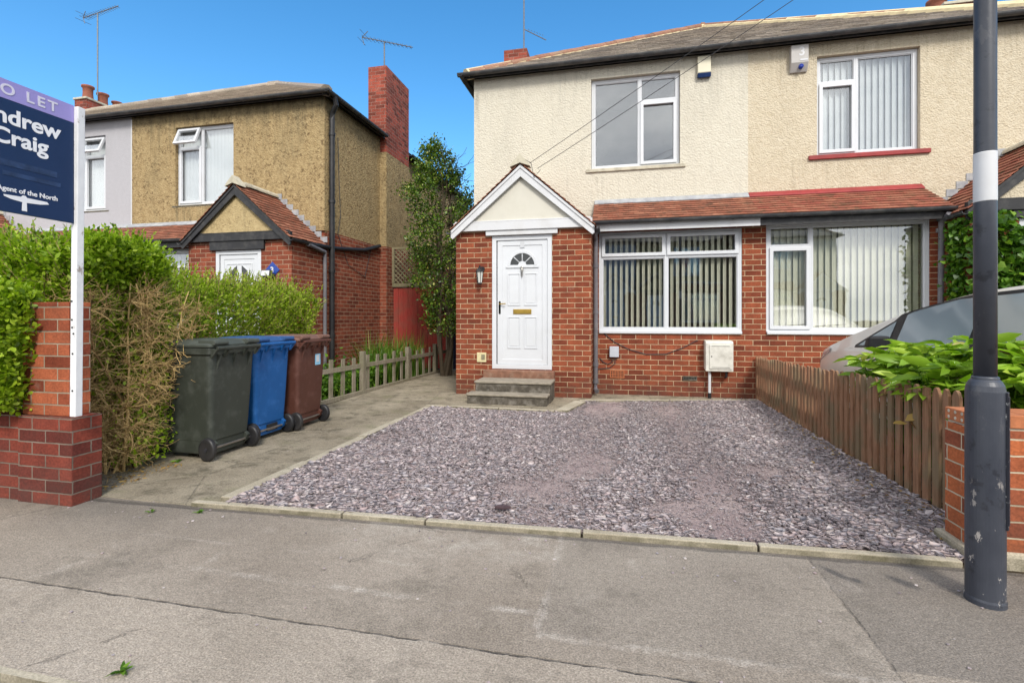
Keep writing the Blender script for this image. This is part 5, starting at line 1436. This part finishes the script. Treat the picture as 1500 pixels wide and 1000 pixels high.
        mm = MB().hexa([(min(xa_,xb_), -1.86, z-.02), (max(xa_,xb_), -1.86, z-.02), (max(xa_,xb_), -1.74, z-.0), (min(xa_,xb_), -1.74, z-.0),
                        (min(xa_,xb_), -1.87, z+.12), (max(xa_,xb_), -1.87, z+.12), (max(xa_,xb_), -1.78, z+.10), (min(xa_,xb_), -1.78, z+.10)])
        mi = mm.build('mirror', M['black'], t, bevel=.03, seg=3)
        MB().tube([(-sg*(y-.01), -1.82, z+.01), (-sg*(y+.06), -1.82, z+.03)], .02, 8).build('mirror_arm', M['black'], mi)
        for sw in (.72, 3.18):
            w_ = MB().lathe([(.20, -.09), (.29, -.095), (.305, -.05), (.305, .05), (.29, .095), (.20, .09)], (-sg*.76, -sw, .305), 32, 'x').build('wheel', M['black'], t, smooth=True)
            rm_ = MB().lathe([(.20, -.06), (.20, .06)], (-sg*.76, -sw, .305), 24, 'x')
            for q in range(7):
                a = 2*math.pi*q/7
                rm_.tube([(-sg*.85, -sw+.03*math.cos(a), .305+.03*math.sin(a)), (-sg*.85, -sw+.195*math.cos(a), .305+.195*math.sin(a))], .02, 6)
            rm_.build('rim', M['chrome'], w_)
    # windscreen, wipers, grille, plate
    m = MB(); SL = np.linspace(1.10, 2.15, 10); QL = np.linspace(1.70, 2.0, 8)
    for sg in (1, -1):
        n0 = len(m.v)
        for s in SL:
            for q in QL: y, z = surf(s, q); m.v.append(world(s, y*.96, z+.005, sg))
        for i in range(9):
            for j in range(7): m.f.append((n0+i*8+j, n0+(i+1)*8+j, n0+(i+1)*8+j+1, n0+i*8+j+1))
    wsm = NM('windscreen_glass', .38, .25); wsm.color((.10,.115,.12)); m.build('windscreen', wsm.m, t, smooth=True)
    w = MB()
    for x0_ in (-.55, .05): w.tube([(x0_, -1.06, 1.075), (x0_+.5, -1.14, 1.115)], .008, 6)
    w.build('wiper', M['black'], t)
    MB().box(-.40, .40, -.03, .012, .40, .56).build('grille', M['black'], t, bevel=.02)
    MB().tube([(0, -.1, .5), (0, 0, .5)], .02, 6)
    a = R(4.0)
    t.location = (3.34, 7.62, -.03); t.rotation_euler = (0, 0, R(5.0)); t.scale = (1.06, 1.06, 1.05)
    return t
car()
tag(MB().box(2.14, 6.6, 3.25, 7.7, -.15, -.002).build('driveway', M['path']), kind='structure')

# ------------------------------------------------------------------ vegetation
L = {}
L['privet'] = leaf_mat('privet_leaf', [(0,(.09,.15,.008)),(.25,(.22,.34,.018)),(.7,(.36,.50,.03)),(1,(.52,.62,.07))], .42, .42)
L['bright'] = leaf_mat('yellow_green_leaf', [(0,(.10,.15,.010)),(.3,(.26,.36,.02)),(.7,(.42,.54,.035)),(1,(.56,.66,.09))], .5, .45)
L['holly'] = leaf_mat('holly_leaf', [(0,(.03,.065,.010)),(.4,(.08,.15,.02)),(.8,(.16,.25,.03)),(.93,(.26,.35,.05)),(1,(.45,.40,.10))], .33, .25)
L['ivy'] = leaf_mat('ivy_leaf', [(0,(.03,.075,.008)),(.5,(.07,.17,.014)),(.85,(.13,.26,.02)),(1,(.25,.38,.04))], .4, .25)
L['peony'] = leaf_mat('peony_leaf', [(0,(.12,.21,.014)),(.5,(.25,.42,.03)),(.85,(.38,.55,.045)),(.96,(.50,.62,.09)),(1,(.28,.12,.08))], .42, .35)
L['grass'] = leaf_mat('grass_blade', [(0,(.05,.11,.012)),(.6,(.11,.22,.02)),(.92,(.20,.32,.04)),(1,(.40,.33,.12))], .5, .3)
L['under'] = leaf_mat('ground_cover_leaf', [(0,(.04,.10,.01)),(.6,(.10,.22,.015)),(1,(.2,.34,.03))], .5, .3)
L['dry'] = leaf_mat('dry_leaf', [(0,(.35,.20,.05)),(.5,(.45,.28,.08)),(1,(.22,.10,.04))], .7, .2)
k = NM('hedge_twig', .8, .2)
k.color(k.mix(k.island(), (.13,.085,.045), (.36,.25,.12))); M['twig'] = k.m
k = NM('bare_twig', .75, .2)
k.color(k.mix(k.island(), (.20,.125,.05), (.68,.48,.21))); M['baretwig'] = k.m
k = NM('bark', .9, .2); k.color(k.mix(k.noise(20, 5), (.04,.03,.02), (.12,.09,.06))); k.bump(k.noise(50,5), .6, .01); M['bark'] = k.m

def lump(p, s=1.0):
    return (np.sin(p[:,0]*5.1*s+1)*np.sin(p[:,1]*4.3*s+2) + np.sin(p[:,2]*6.1*s+p[:,0]*3*s) + .6*np.sin(p[:,1]*11*s+p[:,2]*9*s) + .5*np.sin(p[:,0]*13*s+p[:,1]*7*s))/3.1
def box_shell(N, b, faces, amp=.07, depth=.06, round_=.12):
    x0, x1, y0, y1, z0, z1 = b
    c = np.array([(x0+x1)/2, (y0+y1)/2, (z0+z1)/2]); hlf = np.array([(x1-x0)/2, (y1-y0)/2, (z1-z0)/2])
    F = {'+x': (0, 1), '-x': (0, -1), '+y': (1, 1), '-y': (1, -1), '+z': (2, 1)}
    ar = {f: (4*hlf[0]*hlf[1]*hlf[2]/hlf[F[f][0]]) for f in faces}; tot = sum(ar.values())
    P = []; Nn = []
    for f in faces:
        n = int(N*ar[f]/tot); ax, sg = F[f]
        q = rng.uniform(-1, 1, (n, 3)); q[:, ax] = sg
        nr = np.zeros((n, 3)); nr[:, ax] = sg
        # round the edges
        e = np.clip((np.abs(q*hlf) - (hlf - round_*1.5))/(round_*1.5), 0, 1); e[:, ax] = 0
        w_ = (e**2).sum(1)
        p = c + q*hlf - nr*(w_*round_)[:, None]
        P.append(p); Nn.append(nr + np.sign(q)*e*.8)
    P = np.vstack(P); Nn = np.vstack(Nn); Nn /= np.linalg.norm(Nn, axis=1, keepdims=True)
    return P, Nn
def hedge_leaves(name, mat, N, b, faces, size, amp, depth, parent, kind='oval', round_=.12, extra=None):
    P, Nn = box_shell(N, b, faces, round_=round_)
    d = rng.exponential(depth, len(P))
    P = P + Nn*(lump(P)*amp - d)[:, None] + rng.normal(0, .012, P.shape)
    D = Nn*.6 + rng.normal(0, .65, P.shape) + np.array([0, 0, .35])
    S = rng.uniform(.6, 1.25, len(P))*size
    if extra is not None: P, D, S = np.vstack([P, extra[0]]), np.vstack([D, extra[1]]), np.concatenate([S, extra[2]])
    return leaves(name, mat, P, D, S, kind, parent)
def sprigs(n, b, faces, length, size, amp, nl=11, round_=.12, up=.7):
    P, Nn = box_shell(n, b, faces, round_=round_); n = len(P)
    P = P + Nn*(lump(P)*amp)[:, None]
    dr = Nn*.7 + rng.normal(0, .4, P.shape) + np.array([0, 0, up]); dr /= np.linalg.norm(dr, axis=1, keepdims=True)
    Ln = rng.uniform(.4, 1.2, n)*length
    PP, DD, SS, tw = [], [], [], MB()
    for k_ in range(nl):
        f = k_/(nl-1)
        PP.append(P + dr*(Ln*f)[:, None] - dr*.02); sd = rng.normal(0, 1, P.shape); sd -= dr*(sd*dr).sum(1)[:, None]; sd /= np.linalg.norm(sd, axis=1, keepdims=True)
        DD.append(sd*(.9-.6*f) + dr*(.5+.6*f)); SS.append(rng.uniform(.7, 1.1, n)*size*(1.05-.35*f))
    for p, d_, l_ in zip(P, dr, Ln): tw.tube([p - d_*.08, p + d_*l_*.95], .0022, 3, cap=False)
    return (np.vstack(PP), np.vstack(DD), np.concatenate(SS)), tw
def twigs(mb, starts, dirs, L_, r, kink=.35, n=5, child=2, rnd=random):
    for p, d in zip(starts, dirs):
        p = Vector(p); d = Vector(d).normalized(); pts = [p.copy()]; ln = L_*rnd.uniform(.5, 1.2)
        for i in range(n):
            d = (d + Vector((rnd.gauss(0, kink), rnd.gauss(0, kink), rnd.gauss(0, kink)))).normalized()
            p = p + d*ln/n; pts.append(p.copy())
        rr = r*rnd.uniform(.7, 1.3)
        mb.tube(pts, [rr*(1-.5*i/n) for i in range(n+1)], 4)
        if child:
            for c in range(child):
                i = rnd.randrange(1, n)
                dd = (d + Vector((rnd.gauss(0, .8), rnd.gauss(0, .8), rnd.gauss(0, .8)))).normalized()
                twigs(mb, [pts[i]], [dd], ln*.45, rr*.6, kink, 3, 0, rnd)

# tall front hedge above the wall and pier
bA_ = None
t = thing('hedge', 'tall green privet hedge above the brick wall and pier, left edge', 'hedge', (-5.2, 3.1, 0), 'garden hedges on the left')
bA = (-7.2, -3.98, 2.72, 3.75, .55, 1.86)
ex, tw = sprigs(900, bA, ['+z', '-y', '+x'], .17, .046, .12, nl=9)
hedge_leaves('foliage', L['privet'], 27000, bA, ['+z', '-y', '+x'], .048, .12, .08, t, extra=ex)
bA2 = (-6.2, -3.93, 2.36, 2.75, .60, 1.50)
hedge_leaves('foliage', L['privet'], 14000, bA2, ['-y', '+x', '+z'], .043, .08, .06, t)
rr = random.Random(4)
for i in range(90):
    x = rr.uniform(-7, -4.05)
    twigs(tw, [(x, rr.uniform(2.9, 3.5), rr.uniform(0, 1.3))], [(rr.gauss(0, .3), rr.gauss(0, .3), 1)], .6, .006, .25, 5, 2, rr)
tw.build('branches', M['twig'], t, fixn=False)
leaves('inner_foliage', L['privet'], np.column_stack([rng.uniform(-7.1, -4.1, 14000), rng.uniform(2.85, 3.6, 14000), rng.uniform(.5, 1.75, 14000)]), rng.normal(0, 1, (14000, 3)), rng.uniform(.03, .05, 14000), 'oval', t)
# the cut end of it: bare tan twigs between pier and bins with a thin green top
t = thing('hedge', 'cut back end of the hedge with dense bare tan twigs, between pier and green bin', 'hedge', (-4.0, 3.3, 0), 'garden hedges on the left')
mb = MB(); rr = random.Random(9)
for i in range(44):                                      # main stems
    x = rr.uniform(-4.5, -3.92); y = rr.uniform(2.93, 3.50)
    p = Vector((x, y, 0)); d = Vector((rr.uniform(-.1, .12), rr.uniform(-.12, .12), 1)); pts = [p.copy()]
    for j in range(9):
        d = (d + Vector((rr.gauss(0, .14), rr.gauss(0, .14), .1))).normalized(); p = p + d*.185
        p.x = min(p.x, -3.86); p.y = max(p.y, 2.90); pts.append(p.copy())
    r0 = rr.uniform(.007, .015)
    mb.tube(pts, [r0*(1-.07*j) for j in range(10)], 6)
    for j in range(1, 9):
        for c in range(10):
            dd = Vector((rr.gauss(.6, .5), rr.gauss(-.15, .7), rr.gauss(.25, .5)))
            twigs(mb, [pts[j]], [dd], .21, .0029, .28, 5, 4, rr)
mb.build('branches', M['baretwig'], t, fixn=False)
bB = (-4.5, -3.85, 2.90, 3.62, 1.50, 1.88)
ex, tw = sprigs(300, bB, ['+z', '-y', '+x'], .13, .044, .05, nl=9)
hedge_leaves('foliage', L['privet'], 6000, bB, ['+z', '-y', '+x'], .047, .06, .06, t, extra=ex)
n = 900; zz = rng.uniform(.1, 1.6, n)
leaves('foliage', L['privet'], np.column_stack([rng.uniform(-4.4, -3.8, n), rng.uniform(3.0, 3.7, n), zz]), rng.normal(0, 1, (n, 3))+np.array([0, 0, .4]), rng.uniform(.02, .036, n), 'oval', t)
n = 5200; zz = rng.uniform(.05, 1.25, n)
leaves('foliage', L['privet'], np.column_stack([rng.uniform(-4.32, -3.84, n), rng.uniform(3.20, 3.58, n), zz]), rng.normal(0, 1, (n, 3))+np.array([.5, -.3, .4]), rng.uniform(.025, .05, n), 'oval', t)
# lower clipped hedge behind the bins
t = thing('hedge', 'bright yellow green hedge standing behind the three bins', 'hedge', (-4.6, 5.0, 0), 'garden hedges on the left')
bC = (-5.15, -4.36, 3.55, 6.42, .50, 1.60)
ex, tw = sprigs(1500, bC, ['+z', '+x', '-y', '+y'], .20, .042, .14, nl=9, up=1.0)
hedge_leaves('foliage', L['bright'], 19000, bC, ['+z', '+x', '-y', '+y'], .043, .14, .12, t, extra=ex)
rr = random.Random(14)
for i in range(130):
    y = rr.uniform(3.6, 6.3)
    twigs(tw, [(rr.uniform(-4.95, -4.5), y, rr.uniform(.1, .9))], [(rr.gauss(.2, .4), rr.gauss(0, .4), 1)], .55, .005, .3, 5, 3, rr)
tw.build('branches', M['twig'], t, fixn=False)
leaves('inner_foliage', L['privet'], np.column_stack([rng.uniform(-5.0, -4.5, 9000), rng.uniform(3.7, 6.3, 9000), rng.uniform(.2, 1.45, 9000)]), rng.normal(0, 1, (9000, 3)), rng.uniform(.03, .05, 9000), 'oval', t)

# tall holly-like shrub at the end of the passage
t = thing('tall_shrub', 'tall dark green evergreen shrub rising between the two houses', 'shrub', (-3.8, 10.1, 0))
rr = random.Random(21); bk = MB(); cl = []
prof_z = [.9, 1.3, 2.0, 2.7, 3.2, 3.8, 4.3, 4.7, 5.0]; prof_r = [.28, .45, .55, .62, .74, .62, .40, .20, .05]
for k_ in range(6):
    a = rr.uniform(0, 6.28); pts = []
    for j in range(8):
        z = j*.72*rr.uniform(.95, 1.05); r_ = np.interp(z, [0, 1, 3, 5.2], [.1, .25, .35, .05])
        pts.append((-3.68 + r_*.5*math.cos(a+j*.2)+rr.gauss(0, .04), 10.1 + r_*math.sin(a+j*.2)+rr.gauss(0, .04), z*.90))
    bk.tube(pts, [.045-.005*j for j in range(8)], 7)
    for j in range(2, 8):
        for c in range(4): twigs(bk, [pts[j]], [(rr.gauss(0, 1), rr.gauss(0, 1), .6)], .6, .008, .25, 4, 2, rr)
bk.build('trunk', M['bark'], t, fixn=False)
for i in range(640):
    z = rr.uniform(.95, 4.98); rmax = np.interp(z, prof_z, prof_r)*(1+.18*math.sin(z*7)+.15*math.sin(z*13+1)); a = rr.uniform(0, 6.28); r_ = rmax*rr.uniform(.45, 1.08)**.6
    cl.append((-3.55-.07*z+.06*math.sin(z*2.3) + r_*math.cos(a), 10.1 + r_*math.sin(a), z, math.cos(a), math.sin(a)))
cl = np.array(cl); per = 30; n = len(cl)*per
C = np.repeat(cl, per, axis=0); dr = np.column_stack([C[:, 3], C[:, 4], np.full(n, .9)]); dr /= np.linalg.norm(dr, axis=1, keepdims=True)
f = rng.uniform(-.10, .22, n)
P = C[:, :3] + dr*f[:, None] + rng.normal(0, .055, (n, 3))
leaves('foliage', L['holly'], P, dr*.4 + rng.normal(0, .7, (n, 3)), rng.uniform(.035, .07, n), 'oval', t)

# ivy on the second porch
t = thing('ivy', 'glossy green ivy covering the second porch behind the car', 'climbing plant', (5.0, 7.7, 0))
n = 5600; u = rng.uniform(0, 1, n); xz = np.column_stack([rng.uniform(4.46, 6.3, n), rng.uniform(.6, 2.66, n)])
P = np.column_stack([xz[:, 0], 7.71 - rng.exponential(.05, n) - .06*(1+np.sin(xz[:, 0]*9)*np.sin(xz[:, 1]*7)), xz[:, 1]])
sdn = 1300; P2 = np.column_stack([4.50 - rng.exponential(.03, sdn) - .02, rng.uniform(7.68, 8.0, sdn), rng.uniform(.8, 2.60, sdn)])
tp = (P[:, 0] > 4.95) & (P[:, 2] > 2.45); P = P[~tp]
D = np.vstack([np.tile([0, -.5, -.6], (len(P), 1)), np.tile([-.6, -.2, -.6], (sdn, 1))]) + rng.normal(0, .45, (len(P)+sdn, 3))
leaves('foliage', L['ivy'], np.vstack([P, P2]), D, np.concatenate([rng.uniform(.06, .11, len(P)), rng.uniform(.045, .075, sdn)]), 'heart', t)
st = MB(); rr = random.Random(3)
for i in range(26):
    x = rr.uniform(4.5, 6.2); pts = [(x, 7.73, 0)]
    for j in range(8): x += rr.gauss(0, .07); pts.append((x, 7.735, .3*(j+1)))
    st.tube(pts, .008, 5)
st.build('stems', M['bark'], t, fixn=False)

# large-leaved shrub between fence and car
def peony(label, x, y, r, n, top, seed):
    t = thing('leafy_shrub', label, 'shrub', (x, y, 0), 'leafy shrubs along the brown fence')
    rr = random.Random(seed); P, D, S = [], [], []; st = MB()
    for i in range(n):
        a = rr.uniform(0, 6.28); q = math.sqrt(rr.uniform(0, 1)); bx, by = x + r[0]*q*math.cos(a), y + r[1]*q*math.sin(a)
        h = top - .16*q**2 - rr.uniform(0, .30)**1.0
        ln = Vector((math.cos(a)*q*.35, math.sin(a)*q*.35, 1)).normalized()
        tip = Vector((bx, by, h)); root = Vector((x + (bx-x)*.4, y + (by-y)*.4, .0))
        mid = root.lerp(tip, .6) + Vector((0, 0, .08))
        st.tube([root, mid, tip], [.006, .005, .003], 5)
        az = rr.uniform(0, 6.28)
        for g in range(3):
            ga = az + (g-1)*.95 + rr.gauss(0, .15); gd = Vector((math.cos(ga), math.sin(ga), rr.uniform(.0, .45)))
            c0 = tip + gd*.05
            for l_ in range(3):
                la = ga + (l_-1)*.62 + rr.gauss(0, .1)
                P.append(tuple(c0 - gd*.03*(l_ != 1))); D.append((math.cos(la), math.sin(la), rr.uniform(-.25, .45))); S.append(rr.uniform(.12, .205)*(1.1 if l_ == 1 else .9))
    leaves('foliage', L['peony'], np.array(P), np.array(D), np.array(S), 'lance', t)
    st.build('stems', L['under'], t, fixn=False)
peony('broad leaved green shrub leaning over the middle of the brown fence', 2.38, 4.62, (.36, .55), 110, 1.02, 31)
peony('broad leaved green shrub just left of the lamp post, above the brown fence', 2.42, 3.95, (.40, .55), 120, 1.10, 32)
peony('broad leaved green shrub right of the lamp post, above the orange brick wall', 2.80, 3.45, (.55, .32), 120, 1.10, 33)
def cluster(label, x, y, z, n=4, s=.07, mat='peony', dx=-1, cat='leaf sprig', name='leaf_sprig'):
    P = np.tile([x, y, z], (n, 1)) + rng.normal(0, .012, (n, 3)); D = rng.normal(0, .5, (n, 3)) + np.array([dx, -.3, .2])
    o = leaves(name, L[mat], P, D, rng.uniform(.8, 1.2, n)*s, 'oval'); tag(o, label, cat)
cluster('green leaves poking through the brown fence, upper sprig', 1.99, 3.52, .60, 5, .06)
cluster('green leaves poking through the brown fence, lower sprig', 1.99, 3.52, .47, 5, .06)
cluster('curled yellow dead leaf caught on the fence pales', 1.975, 3.98, .52, 3, .10, 'dry', -.1, 'dead leaf', 'dead_leaf')

# grassy clump and ground cover behind the grey pickets
def blades(name, mat, n, b, hmin, hmax, parent=None, spread=.5, w=.012):
    x0, x1, y0, y1 = b; K = 6
    bx = rng.uniform(x0, x1, n); by = rng.uniform(y0, y1, n); h = rng.uniform(hmin, hmax, n)
    a = rng.uniform(0, 2*np.pi, n); bend = rng.uniform(.1, 1, n)**1.5*spread
    t_ = np.linspace(0, 1, K)[None]
    r_ = (bend*h)[:, None]*t_**2.2; z = h[:, None]*(t_ - .35*bend[:, None]*t_**3)
    cx = bx[:, None] + np.cos(a)[:, None]*r_; cy = by[:, None] + np.sin(a)[:, None]*r_
    wd = w*(1-t_**2)*rng.uniform(.7, 1.3, n)[:, None] + .0006; sx, sy = -np.sin(a)[:, None], np.cos(a)[:, None]
    V = np.empty((n, K, 2, 3)); V[:, :, 0] = np.stack([cx-sx*wd/2, cy-sy*wd/2, z], -1); V[:, :, 1] = np.stack([cx+sx*wd/2, cy+sy*wd/2, z], -1)
    o = (np.arange(n)*K*2)[:, None, None]
    f = np.array([[2*i, 2*i+1, 2*i+3, 2*i+2] for i in range(K-1)])[None] + o
    return bulk(name, V.reshape(-1, 3), f.reshape(-1, 4), mat, parent)
t = thing('grass_clump', 'tall arching grassy clump behind the grey picket fence', 'plant', (-4.8, 9.0, 0))
blades('blades', L['grass'], 620, (-5.0, -4.32, 8.5, 10.5), .5, 1.12, t, 1.0, .022)
o = blades('low_grass', L['grass'], 1100, (-5.5, -4.25, 6.4, 11.0), .10, .36, None, .8, .010); tag(o, 'low grass growing along the foot of the grey picket fence', 'grass', kind='stuff')
n = 6500
o = leaves('ground_cover', L['under'], np.column_stack([rng.uniform(-5.5, -4.33, n), rng.uniform(5.6, 8.6, n), np.abs(rng.normal(0, .16, n))+.03]), rng.normal(0, .6, (n, 3))+np.array([.2, -.2, .3]), rng.uniform(.04, .085, n), 'heart')
tag(o, 'leafy green ground cover behind the near grey pickets', 'ground cover', kind='stuff')
# weeds, litter
def weed(label, px, py, n, s, z=.002):
    x, y = on_z(px, py, z); a = rng.uniform(0, 2*np.pi, n)
    o = leaves('weed', L['under'], np.tile([x, y, z+.004], (n, 1)) + rng.normal(0, .004, (n, 3))*[1, 1, .2], np.column_stack([np.cos(a), np.sin(a), rng.uniform(.05, .6, n)]), rng.uniform(.6, 1.3, n)*s, 'lance')
    tag(o, label, 'weed', 'small weeds')
weed('green weed with toothed leaves at the road edge, bottom left', 178, 985, 20, .042)
weed('tiny weed in the joint where concrete path meets pavement', 222, 749, 12, .03)
weed('tiny weed beside the left end of the front edging stones', 292, 750, 14, .032)
weed('small weed at the near foot of the brown fence', 1362, 738, 16, .06)
weed('small weed at the far foot of the brown fence', 1183, 607, 14, .07)
weed('small tuft at the foot of the green bin', 262, 676, 16, .05)
n = 420
P = np.column_stack([rng.uniform(1.5, 1.97, n), rng.uniform(3.1, 6.5, n), rng.uniform(.03, .05, n)])
P[:, 0] = 1.97 - rng.exponential(.10, n)
o = leaves('leaf_litter', L['dry'], P, rng.normal(0, 1, (n, 3))*[1, 1, .15], rng.uniform(.01, .035, n), 'lance'); tag(o, 'dry brown leaf litter gathered along the foot of the fence', 'leaf litter', kind='stuff')
n = 500
P = np.column_stack([rng.uniform(-4.2, -3.6, n), rng.uniform(2.7, 3.5, n), rng.uniform(.004, .02, n)])
o = leaves('twig_litter', L['dry'], P, rng.normal(0, 1, (n, 3))*[1, 1, .1], rng.uniform(.01, .04, n), 'lance'); tag(o, 'clipped twigs and dead leaves under the bare hedge end', 'leaf litter', kind='stuff')
# larger loose slate lying on the gravel
x, y = on_z(736, 746, .03)
o = MB().prism([(x-.05, y-.01), (x+.01, y-.02), (x+.055, y+.01), (x+.02, y+.025), (x-.03, y+.015)], 'z', .035, .055).build('slate_piece', plain('dark_slate_piece', (.07,.045,.05), .8, .2, 20), bevel=.004)
tag(o, 'single larger dark slate piece lying on the front part of the gravel', 'slate piece')

# ------------------------------------------------------------------ houses across the street, seen reflected in the windows
def copy_tree(o, parent=None):
    c = o.copy(); col.objects.link(c); c.parent = parent
    for ch in [q for q in o.children]: copy_tree(ch, c)
    return c
for src, X, lab in ((hD, 3.2, 'brown pebbledashed house across the street, seen only as a reflection in the lower windows'),
                    (hE, -1.7, 'grey house across the street, seen only as a reflection in the front window'),
                    (hA, 9.0, 'cream house across the street, seen only as a reflection in the right hand window')):
    c = copy_tree(src); c.location = (X, -12.5 - 0.0, 0); c.rotation_euler = (0, 0, math.pi); c['label'] = lab
